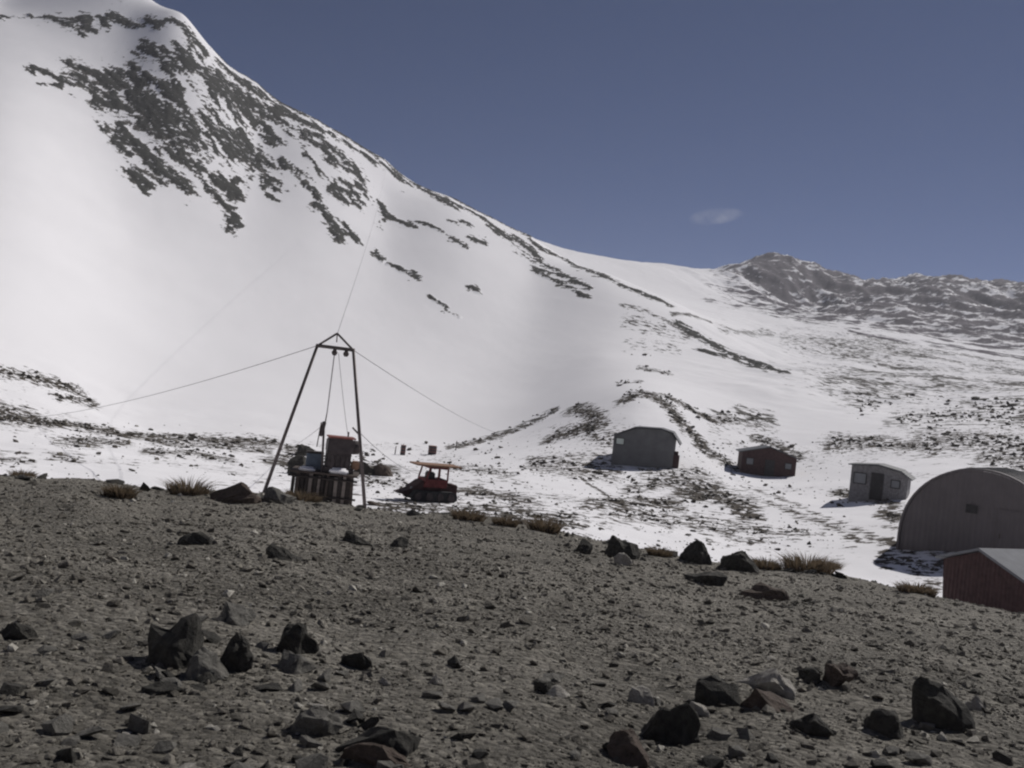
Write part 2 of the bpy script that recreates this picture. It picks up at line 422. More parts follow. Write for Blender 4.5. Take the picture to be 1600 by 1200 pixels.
class MB:
    """collects shapes for ONE mesh"""
    def __init__(s): s.bm = bmesh.new()
    def box(s, c, size, rot=None, taper=None):
        r = bmesh.ops.create_cube(s.bm, size=1.0)['verts']
        for v in r:
            x, y, z = v.co.x * size[0], v.co.y * size[1], v.co.z * size[2]
            if taper and v.co.z > 0: x *= taper[0]; y *= taper[1]
            p = Vector((x, y, z))
            if rot is not None: p = rot @ p
            v.co = p + Vector(c)
        return s
    def tube(s, a, b, r1, r2=None, seg=10):
        a = Vector(a); b = Vector(b); r2 = r1 if r2 is None else r2
        d = b - a; q = d.to_track_quat('Z', 'Y').to_matrix().to_4x4()
        bmesh.ops.create_cone(s.bm, cap_ends=True, segments=seg, radius1=r1, radius2=r2, depth=d.length, matrix=Matrix.Translation((a + b) / 2) @ q)
        return s
    def path(s, pts, r, seg=5):
        pts = [Vector(p) for p in pts]; rings = []
        for i, p in enumerate(pts):
            d = (pts[min(i + 1, len(pts) - 1)] - pts[max(i - 1, 0)]).normalized()
            a = d.orthogonal().normalized(); b = d.cross(a)
            rings.append([s.bm.verts.new(p + (a * math.cos(t) + b * math.sin(t)) * r) for t in [2 * math.pi * k / seg for k in range(seg)]])
        for q in range(len(rings) - 1):
            for k in range(seg):
                s.bm.faces.new((rings[q][k], rings[q][(k + 1) % seg], rings[q + 1][(k + 1) % seg], rings[q + 1][k]))
        return s
    def prism(s, prof, y0, y1):
        """profile in x,z extruded along y"""
        f = [s.bm.verts.new((x, y0, z)) for x, z in prof]; b = [s.bm.verts.new((x, y1, z)) for x, z in prof]
        n = len(prof)
        s.bm.faces.new(f); s.bm.faces.new(b[::-1])
        for i in range(n):
            s.bm.faces.new((f[(i + 1) % n], f[i], b[i], b[(i + 1) % n]))
        return s
    def build(s, name, mat, parent=None, bevel=0.0, smooth=False):
        if bevel:
            bmesh.ops.bevel(s.bm, geom=s.bm.edges[:], offset=bevel, segments=2, affect='EDGES', clamp_overlap=True)
        bmesh.ops.recalc_face_normals(s.bm, faces=s.bm.faces[:])
        if smooth:
            for f in s.bm.faces: f.smooth = True
        me = bpy.data.meshes.new(name); s.bm.to_mesh(me); s.bm.free()
        return link(name, me, mat, parent)

# ------------------------------------------------------------------ rock outcrops on the big slope: (label, [(line in pixels, half width in pixels), ...])
OUT = [
 ('thin dark rock band along the crest at the upper edge of the white slope', 'the thin crest band', [([(-10, 26), (20, 27), (48, 25)], 4)]),
 ('ragged dark rock crag on the crest above the largest outcrop', 'the ragged crag on the crest', [([(80, 27), (110, 35), (140, 32)], 7), ([(125, 30), (140, 46)], 7), ([(150, 26), (165, 40)], 5), ([(170, 25), (225, 40)], 4), ([(228, 28), (250, 36)], 4)]),
 ('dark rock streak on the skyline shoulder where the crest turns down', 'the skyline shoulder streak', [([(262, 32), (285, 38)], 5), ([(290, 45), (300, 60), (318, 78)], 6)]),
 ('broad dark grey rock outcrop, the largest bare patch on the white slope', 'the largest bare outcrop', [
    ([(48, 104), (75, 115), (100, 128), (112, 132)], 5), ([(65, 134), (95, 134)], 2.5), ([(107, 100), (140, 113), (165, 122), (195, 138)], 6), ([(122, 124), (150, 135), (165, 145), (182, 152)], 11),
    ([(150, 155), (170, 165), (182, 168)], 8), ([(190, 130), (215, 150), (240, 175), (265, 200), (285, 222), (300, 222)], 17), ([(240, 165), (280, 190), (328, 212)], 10)]),
 ('long narrow dark rock rib just above the largest outcrop', 'the narrow rib above the largest outcrop', [([(225, 118), (250, 130), (285, 147)], 5), ([(222, 122), (260, 147), (287, 162)], 5)]),
 ('second largest dark outcrop, running up towards the skyline above the narrow rib', 'the second largest outcrop', [([(222, 70), (245, 84), (275, 98)], 6), ([(258, 106), (266, 111)], 6), ([(283, 82), (300, 100), (330, 118)], 11),
    ([(332, 125), (355, 147), (372, 168)], 15), ([(365, 140), (395, 165), (430, 174)], 7), ([(385, 175), (408, 192), (432, 220)], 7)]),
 ('slanting dark rock patch on the lower side of the largest outcrop', 'the slanting patch below the largest outcrop', [([(150, 195), (168, 203)], 4), ([(182, 212), (200, 225), (225, 235), (243, 247)], 8), ([(190, 199), (197, 202)], 4)]),
 ('leaf shaped dark rock patch, lowest of those under the largest outcrop', 'the leaf shaped patch', [([(207, 268), (218, 280), (226, 289)], 7)]),
 ('bent dark rock patch between the leaf shaped one and the oval one', 'the bent patch', [([(232, 259), (250, 270), (265, 275)], 8), ([(275, 272), (285, 288), (298, 297)], 7)]),
 ('slanting oval dark rock patch under the tip of the largest outcrop', 'the slanting oval patch', [([(275, 243), (295, 255), (312, 265)], 7)]),
 ('fan shaped dark rock outcrop beside the tip of the largest one', 'the fan shaped outcrop', [([(340, 205), (360, 225), (385, 245), (402, 252)], 14), ([(380, 210), (400, 228), (415, 258)], 7), ([(388, 262), (395, 272)], 5)]),
 ('slanting dark rock patch just below the fan shaped outcrop', 'the slanting patch below the fan', [([(340, 280), (355, 290), (372, 306)], 7), ([(325, 290), (350, 308)], 6), ([(366, 283), (374, 285)], 3)]),
 ('hook shaped dark rock patch low on the white slope', 'the hook shaped patch', [([(355, 322), (372, 340), (364, 350)], 4), ([(360, 348), (368, 350)], 7)]),
 ('small wedge of dark rock trailing downhill from the fan shaped outcrop', 'the small trailing wedge', [([(410, 278), (425, 283), (436, 297)], 5), ([(410, 289), (418, 293)], 4), ([(420, 305), (447, 321)], 2.5)]),
 ('thin broken dark rock streak in the middle of the upper slope', 'the thin broken streak', [([(440, 250), (450, 258)], 4), ([(458, 262), (475, 275), (482, 286)], 3), ([(470, 290), (490, 295), (499, 308)], 3.5)]),
 ('dark rock ledge following the steep skyline above the second largest outcrop', 'the skyline ledge', [([(350, 105), (385, 133), (432, 164), (472, 186), (499, 202)], 6), ([(425, 180), (445, 192), (457, 203)], 5)]),
 ('branching dark rock rib under the skyline ledge', 'the branching rib', [([(470, 188), (482, 206), (506, 216)], 4), ([(465, 202), (480, 220), (500, 227), (520, 250), (541, 262)], 5), ([(490, 222), (520, 236), (546, 252), (571, 287)], 5), ([(520, 210), (551, 230)], 5), ([(480, 245), (500, 269)], 4)]),
 ('curled thin dark rock rib beside the hoist cable', 'the curled rib', [([(515, 291), (545, 301), (576, 311)], 3.5), ([(525, 283), (560, 291), (576, 309)], 3), ([(520, 299), (540, 316), (566, 322)], 3.5), ([(515, 301), (535, 313)], 3)]),
 ('long slanting dark rock streak low on the slope near the hoist cable', 'the long streak near the cable', [([(492, 318), (515, 341), (534, 372)], 5), ([(540, 358), (556, 374)], 5)]),
 ('angled thin dark rock ledge just past the hoist cable', 'the angled ledge past the cable', [([(595, 322), (600, 335), (640, 350), (652, 350)], 3.5), ([(597, 345), (599, 353)], 4), ([(660, 350), (690, 362), (725, 386)], 2.8)]),
 ('small dark rock patch strung below the angled thin ledge', 'the small patch below the ledge', [([(585, 395), (599, 405)], 4.5), ([(613, 412), (628, 422), (640, 425), (651, 436)], 3)]),
 ('broken dark rock fringe on the skyline beyond the hoist cable', 'the broken skyline fringe', [([(330, 74), (400, 129), (480, 180), (540, 214), (600, 249), (700, 307), (765, 339), (828, 369)], 4), ([(560, 236), (608, 266), (650, 292), (700, 315), (760, 344)], 4), ([(672, 300), (716, 326)], 5), ([(705, 345), (735, 351)], 3.5), ([(735, 373), (759, 378)], 3.5)]),
 ('long dark rock rib slanting down below the lower skyline', 'the long lower rib', [([(763, 348), (800, 373), (840, 406), (880, 431), (923, 449)], 5), ([(768, 352), (832, 394)], 7)]),
 ('dark rock edge where the ridge meets the snowy hill behind', 'the rock edge on the ridge', [([(832, 380), (880, 404), (925, 425), (980, 449), (1045, 476)], 5)]),
 ('dotted dark rock streak under the long lower rib', 'the dotted streak', [([(833, 420), (850, 428)], 3), ([(858, 433), (870, 440), (916, 463)], 3.5)]),
 ('short slanting dark rock streak alone in the middle of the white slope', 'the lone short streak', [([(672, 464), (695, 482), (718, 497)], 3)]),
 ('small lone dark rock patch above the short slanting streak', 'the small lone patch', [([(732, 450), (744, 451)], 4)]),
 ('rubbly dark rock ridge running down the snow above the dark brown hut', 'the rubbly ridge above the brown hut', [([(1060, 506), (1120, 541), (1180, 566), (1233, 583)], 6), ([(1098, 548), (1132, 556)], 5), ([(1150, 560), (1192, 577)], 5)]),
]
# rubble showing through the snow: (line in pixels, half width in pixels, strength, nearness squash)
SOIL = [
 ([(-20, 578), (30, 585), (90, 600), (125, 612)], 7, .75, .25), ([(80, 617), (150, 632)], 5, .7, .2),
 ([(-20, 650), (40, 657), (110, 663), (190, 678), (300, 685), (430, 692)], 6, .85, .12), ([(0, 645), (50, 655)], 12, .8, .12),
 ([(100, 690), (140, 694)], 10, .7, .12), ([(110, 685), (200, 693)], 6, .7, .1), ([(230, 705), (300, 708), (360, 718)], 9, .75, .12), ([(240, 690), (300, 694), (420, 702)], 6, .7, .1), ([(0, 720), (50, 722)], 5, .6, .1), ([(80, 715), (125, 718)], 6, .6, .1),
 ([(440, 720), (520, 730), (600, 730)], 22, .9, .2), ([(450, 700), (480, 705)], 8, .8, .15),
 ([(560, 745), (640, 760), (720, 775)], 14, .55, .1), ([(700, 730), (800, 740)], 8, .6, .1), ([(600, 790), (760, 800), (900, 815)], 13, .75, .12), ([(740, 770), (830, 785)], 12, .75, .12),
 ([(700, 700), (780, 680), (830, 660), (868, 640)], 4, .85, .15), ([(860, 683), (900, 672), (935, 662)], 10, .9, .25), ([(895, 640), (915, 640), (938, 662)], 10, .85, .3), ([(920, 680), (960, 690)], 10, .6, .2),
 ([(830, 725), (900, 730), (960, 738)], 12, .65, .1), ([(920, 785), (990, 783), (1060, 790)], 8, .8, .1), ([(980, 765), (1060, 750), (1120, 760)], 9, .65, .1), ([(1070, 770), (1120, 775), (1170, 800)], 14, .9, .15), ([(1000, 735), (1060, 742), (1100, 735)], 6, .6, .1),
 ([(950, 800), (1050, 810), (1200, 830)], 10, .6, .1), ([(1220, 828), (1260, 832)], 5, .6, .1),
 ([(975, 626), (1003, 614), (1040, 630), (1060, 655), (1085, 680), (1100, 700)], 9, .9, .4), ([(1003, 614), (1040, 618), (1080, 640), (1120, 660)], 5, .8, .3), ([(1120, 655), (1160, 650), (1200, 658)], 10, .65, .15), ([(1100, 700), (1150, 730)], 9, .8, .3),
 ([(1180, 685), (1215, 695), (1250, 715)], 7, .75, .2),
 ([(975, 477), (1010, 486), (1060, 511), (1100, 531)], 5, .7, .4), ([(990, 503), (1050, 522), (1090, 528)], 12, .55, .3), ([(985, 540), (1050, 545)], 10, .5, .25), ([(960, 600), (1000, 596)], 4, .5, .2), ([(1000, 575), (1050, 585)], 4, .6, .2),
 ([(1050, 490), (1110, 503)], 3, .7, .25), ([(1110, 470), (1160, 480), (1260, 500)], 8, .6, .2), ([(1130, 515), (1200, 520)], 8, .6, .15), ([(1240, 530), (1320, 535), (1400, 550)], 17, .6, .15), ([(1400, 545), (1600, 580)], 6, .65, .12),
 ([(1290, 600), (1330, 588), (1350, 602)], 8, .75, .2), ([(1340, 630), (1420, 605), (1480, 610)], 18, .5, .15), ([(1460, 595), (1500, 602), (1620, 612)], 7, .7, .1), ([(1520, 630), (1620, 640)], 18, .55, .12), ([(1400, 655), (1500, 650), (1620, 660)], 12, .55, .1), ([(1440, 685), (1540, 690), (1620, 700)], 16, .62, .12),
 ([(1295, 695), (1340, 690), (1420, 697), (1460, 700)], 9, .7, .12), ([(1540, 715), (1620, 730)], 14, .6, .1),
 ([(1310, 770), (1350, 775), (1400, 790)], 9, .9, .2), ([(1385, 800), (1400, 815)], 10, .85, .2),
 ([(1120, 765), (1200, 785), (1280, 815), (1340, 838), (1410, 857), (1480, 872)], 3.2, .52, .1), ([(1170, 760), (1260, 795), (1330, 825), (1400, 848), (1480, 862)], 2.2, .5, .1), ([(1380, 872), (1430, 882), (1490, 890)], 7, .6, .1),
 ([(905, 745), (930, 762), (950, 775)], 1.6, .8, .1),
]

# ------------------------------------------------------------------ land mesh
def build_land():
    az_in = np.radians(np.linspace(-35, 35, 860))
    az_out = np.radians(np.concatenate([np.linspace(37, 90, 28), np.linspace(96, 264, 29), np.linspace(270, 323, 28)]))
    az = np.concatenate([az_in, az_out]); na = len(az)
    dd = np.concatenate([np.exp(np.linspace(math.log(0.8), math.log(22), 130))[:-1], np.linspace(22, 36, 70)[:-1], np.exp(np.linspace(math.log(36), math.log(125), 270))[:-1],
                         np.exp(np.linspace(math.log(125), math.log(400), 290))[:-1], np.exp(np.linspace(math.log(400), math.log(1150), 150))[:-1], np.exp(np.linspace(math.log(1150), math.log(5000), 14))])
    nd = len(dd)
    A, D = np.meshgrid(az, dd)
    X = np.sin(A) * D; Y = np.cos(A) * D
    Z = height(X, Y)
    rock = np.zeros_like(Z)
    k_of = lambda d: 0
    # soil strokes
    nz = fbm(X / 2.3, Y / 2.3, 3, 31)
    WX = fbm(X / 7, Y / 7, 3, 71); WY = 1.6 * fbm(X / 7, Y / 7, 3, 73)
    def stroke(pts, rpx, squash, inset, wob=0.0):
        P = inset
        best = np.full(Z.shape, 9.0)
        rr = [rpx * px_m(p.xy.length) for p in P]
        for i in range(len(P) - 1):
            a, b = P[i], P[i + 1]
            lo = min(a.xy.length, b.xy.length); hi = max(a.xy.length, b.xy.length)
            r = max(rr[i], rr[i + 1]); ext = 3 * r / squash
            rows = np.where((dd > lo - ext) & (dd < hi + ext))[0]
            if len(rows) == 0: continue
            azs = [math.atan2(a.x, a.y), math.atan2(b.x, b.y)]; da = 3 * r / lo
            cols = np.where((az > min(azs) - da) & (az < max(azs) + da))[0]
            if len(cols) == 0: continue
            sl = (slice(rows[0], rows[-1] + 1), slice(cols[0], cols[-1] + 1))
            # local frame: across and along the line of sight of the patch, the latter squashed
            mid = (a + b) / 2; f = Vector((mid.x, mid.y)).normalized(); s_ = Vector((f.y, -f.x))
            def loc(x, y): return x * s_.x + y * s_.y, (x * f.x + y * f.y) * squash
            ax, ay = loc(a.x, a.y); bx, by = loc(b.x, b.y)
            qx, qy = loc(X[sl] + wob * WX[sl], Y[sl] + wob * WY[sl])
            L2 = (bx - ax) ** 2 + (by - ay) ** 2 + 1e-9
            t = np.clip(((qx - ax) * (bx - ax) + (qy - ay) * (by - ay)) / L2, 0, 1)
            dist = np.hypot(qx - ax - t * (bx - ax), qy - ay - t * (by - ay))
            rloc = rr[i] * (1 - t) + rr[i + 1] * t
            best[sl] = np.minimum(best[sl], dist / rloc)
        return best
    def hits(pts, dmin):
        return ground_hits(pts, dmin)
    for (pts, rpx, st, sq) in SOIL:
        P = hits(pts, 37)
        q = stroke(pts, rpx, sq, P)
        rock = np.maximum(rock, (1.0 if rpx < 3.5 else 0.76 if st >= .85 else 0.78) * st * np.clip(1.3 - 0.5 * q + 0.25 * nz * (q < 3), 0, 1) * (q < 2.6))
    # peaks and far valley
    gy, gx = np.gradient(Z); 
    slope = np.hypot(np.gradient(Z, axis=0) / np.gradient(D, axis=0), np.gradient(Z, axis=1) / (np.gradient(A, axis=1) * D + 1e-9))
    far = sstep(430, 560, D) * sstep(0.16, 0.25, A)
    rock = np.maximum(rock, far * (0.45 + 0.38 * slope + 0.25 * fbm((X + Y * .4) / 40, (Y - X * .4) / 120, 5, 41)))
    nearv = sstep(120, 200, D) * (1 - sstep(500, 600, D)) * sstep(0.2, 0.4, A)
    rock = np.maximum(rock, nearv * (0.42 + 0.45 * fbm(X / 45, Y / 30, 4, 43)))
    fl = sstep(38, 44, D) * (1 - sstep(100, 120, D))
    rock = np.maximum(rock, fl * (0.12 + 0.25 * fbm(X / 8, Y / 14, 4, 47)))
    hill = sstep(100, 150, D) * (1 - sstep(420, 500, D)) * (1 - sstep(0.15, 0.3, A))
    rock = np.maximum(rock, hill * np.clip(0.9 * fbm(X / 16, Y / 30, 4, 51) - 0.55, 0, 0.5) * sstep(230, 300, D))
    # outcrops: raised rock with an id per vertex
    oid = np.full(Z.shape, -1, np.int32); best_m = np.full(Z.shape, 0.5)
    e1, e2 = ground_hits([(190, 130), (285, 222)], 120)
    e = (e2 - e1).xy.normalized()
    al, ac = X * e.x + Y * e.y, X * e.y - Y * e.x
    nA = fbm(al / 11.0, ac / 3.0, 5, 61, 0.62)
    rid = ridged(X / 9, Y / 14, 3, 63)
    lift = np.zeros_like(Z)
    for i, (lab, short, strokes) in enumerate(OUT):
        mm = np.full(Z.shape, -9.0)
        for (pts, rpx) in strokes:
            P = hits(pts, 120)
            q = stroke(pts, rpx * (1.18 if rpx > 5.5 else 1.12), 0.42, P, 1.3)
            mm = np.maximum(mm, np.where(q < 3, 1.0 - 0.5 * q + (0.58 if rpx > 5.5 else 0.8) * nA, -9))
        sel = mm > best_m
        oid[sel] = i; best_m[sel] = mm[sel]
        rock = np.maximum(rock, np.where(mm > -.1, np.clip(0.16 + 0.6 * mm, 0, 0.5), 0))
        lift = np.maximum(lift, np.clip((mm - 0.5) * 2, 0, 1) * (0.22 + 0.2 * rid))
    Z = Z + np.clip(lift, 0, 2)
    rock = np.where(oid >= 0, 0.84, rock)
    # fringe of thin rubble round each outcrop
    # faces
    ii, jj = np.meshgrid(np.arange(nd - 1), np.arange(na), indexing='ij')
    j2 = (jj + 1) % na
    F = np.stack([ii * na + jj, (ii + 1) * na + jj, (ii + 1) * na + j2, ii * na + j2], -1).reshape(-1, 4)
    V = np.stack([X, Y, Z], -1).reshape(-1, 3)
    Df = 0.5 * (D[:-1] + D[1:]).reshape(-1); Af = np.clip(A[:-1].reshape(-1), -0.64, 0.64)
    Af = np.where(A[:-1].reshape(-1) > np.pi, -0.64, Af)
    dl, _ = lip(Af)
    of = oid.reshape(-1)[F]
    cls = np.where(Df < dl + 5.0 + 1.2 * perlin(V[F[:, 0], 0] / 2.0, V[F[:, 0], 1] / 2.0, 3), 0, np.where(Df < 118, 1, np.where(Df < 430, 2, 3)))
    n_in = (of >= 0).sum(1)
    ocl = of.max(1)
    isout = n_in >= 3
    rf = rock.reshape(-1)
    def part(sel):
        f = F[sel]; u, inv = np.unique(f, return_inverse=True)
        return V[u], inv.reshape(f.shape), rf[u]
    for c, (nm, mt) in enumerate([('gravel_slope', 'gravel'), ('snowfield', 'snowfield'), ('snow_hillside', 'slope'), ('mountains', 'mountain')]):
        v, f, r = part((cls == c) & ~isout)
        tag(link(nm, mesh_np(nm, v, f, True, {'rock': r}), mt), kind='structure')
    crumbs = []
    for i, (lab, short, _) in enumerate(OUT):
        sel = np.where(isout & (ocl == i))[0]
        if len(sel) == 0: print('outcrop empty', lab); continue
        # one object for each separate patch
        par = {}
        def find(a):
            while par.setdefault(a, a) != a:
                par[a] = par[par[a]]; a = par[a]
            return a
        for q in F[sel].tolist():
            r0 = find(q[0])
            for w_ in q[1:]: par[find(w_)] = r0
        comps = {}
        for fi, q in zip(sel.tolist(), F[sel, 0].tolist()): comps.setdefault(find(q), []).append(fi)
        cs = sorted(comps.values(), key=lambda c: -len(c))
        for n_, c in enumerate(cs):
            if n_ > 0 and (len(c) < 34 or n_ > 7): crumbs += c; continue
            v, f, r = part(np.array(c)); o_ = v.mean(0)
            o = link('rock_outcrop', mesh_np('rock_outcrop', v - o_, f, True, {'rock': r}), 'outcrop'); o.location = o_.tolist()
            tag(o, lab if n_ == 0 else 'smaller dark rock patch, %s largest of those beside %s' % (ORD[n_ - 1], short), 'rock outcrop', 'rock outcrops on the slope')
    v, f, r = part(np.array(crumbs)); o_ = v.mean(0)
    o = link('rock_fragments', mesh_np('rock_fragments', v - o_, f, True, {'rock': r}), 'outcrop'); o.location = o_.tolist()
    tag(o, 'tiny dark rock fragments speckling the snow round the outcrops', 'rock', kind='stuff')
ORD = ['the', 'second', 'third', 'fourth', 'fifth', 'sixth', 'seventh', 'eighth']
build_land()

# ------------------------------------------------------------------ stones
def hull_stone(seed, n=13, flat=0.62, rough=0.25):
    rr = random.Random(seed)
    bm = bmesh.new()
    for _ in range(n):
        v = Vector((rr.gauss(0, 1), rr.gauss(0, 1), rr.gauss(0, 1))).normalized() * rr.uniform(1 - rough, 1)
        bm.verts.new((v.x * 0.5 * rr.uniform(.9, 1.1), v.y * 0.42, v.z * 0.5 * flat))
    h = bmesh.ops.convex_hull(bm, input=bm.verts[:])
    bmesh.ops.delete(bm, geom=list({g for g in h.get('geom_interior', []) + h.get('geom_unused', []) if isinstance(g, bmesh.types.BMVert)}), context='VERTS')
    bmesh.ops.triangulate(bm, faces=bm.faces[:])
    bmesh.ops.recalc_face_normals(bm, faces=bm.faces[:])
    bm.verts.ensure_lookup_table(); bm.verts.index_update()
    V = np.array([v.co[:] for v in bm.verts]); F = np.array([[v.index for v in f.verts] for f in bm.faces]); bm.free()
    return V, F
PROTO = [hull_stone(s, 11 + s % 5, 0.5 + 0.05 * (s % 5)) for s in range(14)]
PROTO_ME = {}
def proto_mesh(i, mat):
    k = (i, mat)
    if k not in PROTO_ME:
        me = mesh_np('stone', PROTO[i][0], PROTO[i][1], False); me.materials.append(MAT[mat]); PROTO_ME[k] = me
    return PROTO_ME[k]
def scatter_mesh(items, name, mat, attr=True):
    """items: (x, y, z, size, tint) joined into one mesh"""
    Vs, Fs, Ts = [], [], []; off = 0
    for (x, y, z, s, t) in items:
        V, F = PROTO[random.randrange(len(PROTO))]
        a = random.uniform(0, 6.283); tx = random.gauss(0, .35)
        ca, sa = math.cos(a), math.sin(a); ct, st = math.cos(tx), math.sin(tx)
        sx = s * random.uniform(.75, 1.3)
        P = V * np.array([sx, s, s * random.uniform(.7, 1.15)])
        P = np.stack([P[:, 0] * ct - P[:, 2] * st, P[:, 1], P[:, 0] * st + P[:, 2] * ct], 1)
        P = np.stack([P[:, 0] * ca - P[:, 1] * sa + x, P[:, 0] * sa + P[:, 1] * ca + y, P[:, 2] + z], 1)
        Vs.append(P); Fs.append(F + off); Ts.append(np.full(len(V), t)); off += len(V)
    me = mesh_np(name, np.vstack(Vs), np.vstack(Fs), False, {'tint': np.concatenate(Ts)})
    return link(name, me, mat)

# foreground scree
N = 52000
az = np.radians(rng.uniform(-33, 33, N)); inv = rng.uniform(1 / 30.0, 1 / 3.6, N) ; inv = np.where(rng.random(N) < .35, rng.uniform(1 / 30., 1 / 9., N), inv)
d = 1 / inv
smin = 2.8 * d / F_PX
size = np.minimum(smin * rng.random(N) ** (-1 / np.where(d < 9, 1.75, 2.15)), np.where(d < 9, 0.24, 0.21) * (0.4 + 0.6 * rng.random(N)))
X = np.sin(az) * d; Y = np.cos(az) * d; Z = height(X, Y)
dl, _ = lip(az)
keep = (d < dl + 4) & (size > smin)
tint = np.clip(rng.beta(2.4, 2.6, N) + np.where(rng.random(N) < 0.06, 0.5, 0), 0, 1)
X, Y, Z, size, tint, d = [a[keep] for a in (X, Y, Z, size, tint, d)]
order = np.argsort(-size / d)
KIND = {'pale': ('stone_pale', 'pale stone lying among darker gravel on the foreground slope', 'pale stones on the gravel slope'),
        'grey': ('stone_grey', 'loose grey stone lying in the gravel of the foreground slope', 'grey stones on the gravel slope'),
        'dark': ('stone_dark', 'loose dark stone lying in the gravel of the foreground slope', 'dark stones on the gravel slope')}
cnt = {'pale': 0, 'grey': 0, 'dark': 0}; picked = set()
for i in order:
    if sum(cnt.values()) >= 262: break
    k = 'pale' if tint[i] > .86 else 'dark' if tint[i] < .33 else 'grey'
    s = size[i]
    mt, lab, grp = KIND[k]; cnt[k] += 1; picked.add(int(i))
    o = bpy.data.objects.new('stone', proto_mesh(random.randrange(14), mt)); col.objects.link(o)
    o.location = (X[i], Y[i], Z[i] + s * 0.10); o.rotation_euler = (random.gauss(0, .3), random.gauss(0, .3), random.uniform(0, 6.28))
    o.scale = (s * random.uniform(.8, 1.3), s, s * random.uniform(.7, 1.1))
    tag(o, lab, 'stone', grp)
items = [(X[i], Y[i], Z[i] + size[i] * 0.08, size[i], tint[i]) for i in range(len(X)) if i not in picked]
def skirt(px, py, w):
    for _ in range(26):
        p = ground_hit(px + random.gauss(0, w * .6), py + random.gauss(-w * .05, w * .16)); s = (4 + 9 * random.random() ** 2.5) * px_m(p.xy.length)
        items.append((p.x, p.y, p.z + s * .1, s, random.betavariate(2.2, 2.4)))

# hero boulders
def boulder_mesh(seed, size, mat, n=13, amp=0.07):
    rr = random.Random(seed)
    bm = bmesh.new()
    for _ in range(n):
        v = Vector((rr.gauss(0, 1), rr.gauss(0, 1), rr.gauss(0, 1))).normalized() * rr.uniform(.7, 1.05)
        bm.verts.new((v.x * .56, v.y * .56, v.z * .56))
    h = bmesh.ops.convex_hull(bm, input=bm.verts[:])
    bmesh.ops.delete(bm, geom=list({g for g in h.get('geom_interior', []) + h.get('geom_unused', []) if isinstance(g, bmesh.types.BMVert)}), context='VERTS')
    bmesh.ops.triangulate(bm, faces=bm.faces[:])
    bmesh.ops.bevel(bm, geom=bm.edges[:], offset=.03, segments=1, affect='EDGES', clamp_overlap=True)
    bmesh.ops.triangulate(bm, faces=bm.faces[:])
    bmesh.ops.subdivide_edges(bm, edges=[e for e in bm.edges if e.calc_length() > .12], cuts=2, use_grid_fill=True)
    bmesh.ops.triangulate(bm, faces=bm.faces[:])
    for v in bm.verts:
        q = v.co * 3.1 + Vector((seed * 3.7, 0, 0))
        v.co += v.co.normalized() * (mnoise.noise(q) * amp * 1.6 + mnoise.noise(q * 2.7) * amp * .8 + mnoise.noise(q * 6.1) * amp * .35)
        v.co.x *= size[0]; v.co.y *= size[1]; v.co.z *= size[2]
    me = bpy.data.meshes.new('boulder'); bm.to_mesh(me); bm.free()
    me.materials.append(MAT[mat]); return me
def boulder(px, py, w, h, mat, label, group=None, depth=0.8, seed=None, dmin=2.2, sink=0.5, tilt=0.0):
    """px, py: middle of the foot; w, h: width and height in pixels"""
    p = ground_hit(px, py, dmin); dd_ = p.xy.length; k = px_m(dd_)
    W, Hh = w * k, h * k / (1 - sink) * .84
    o = link('boulder', boulder_mesh(seed or int(px * 7 + py), (W * 1.08, W * depth, Hh), mat, 30 if 'rounded' in label or 'round ' in label else 14))
    p2 = p + Vector((p.x, p.y, 0)).normalized() * W * depth * .35
    o.location = (p2.x, p2.y, ground(p2.x, p2.y) + Hh * (0.5 - sink)); o.rotation_euler = (random.uniform(-.2, .2), tilt + random.uniform(-.25, .25), -math.atan2(p.x, p.y) + random.uniform(-.25, .25))
    tag(o, label, 'boulder', group)
    return o
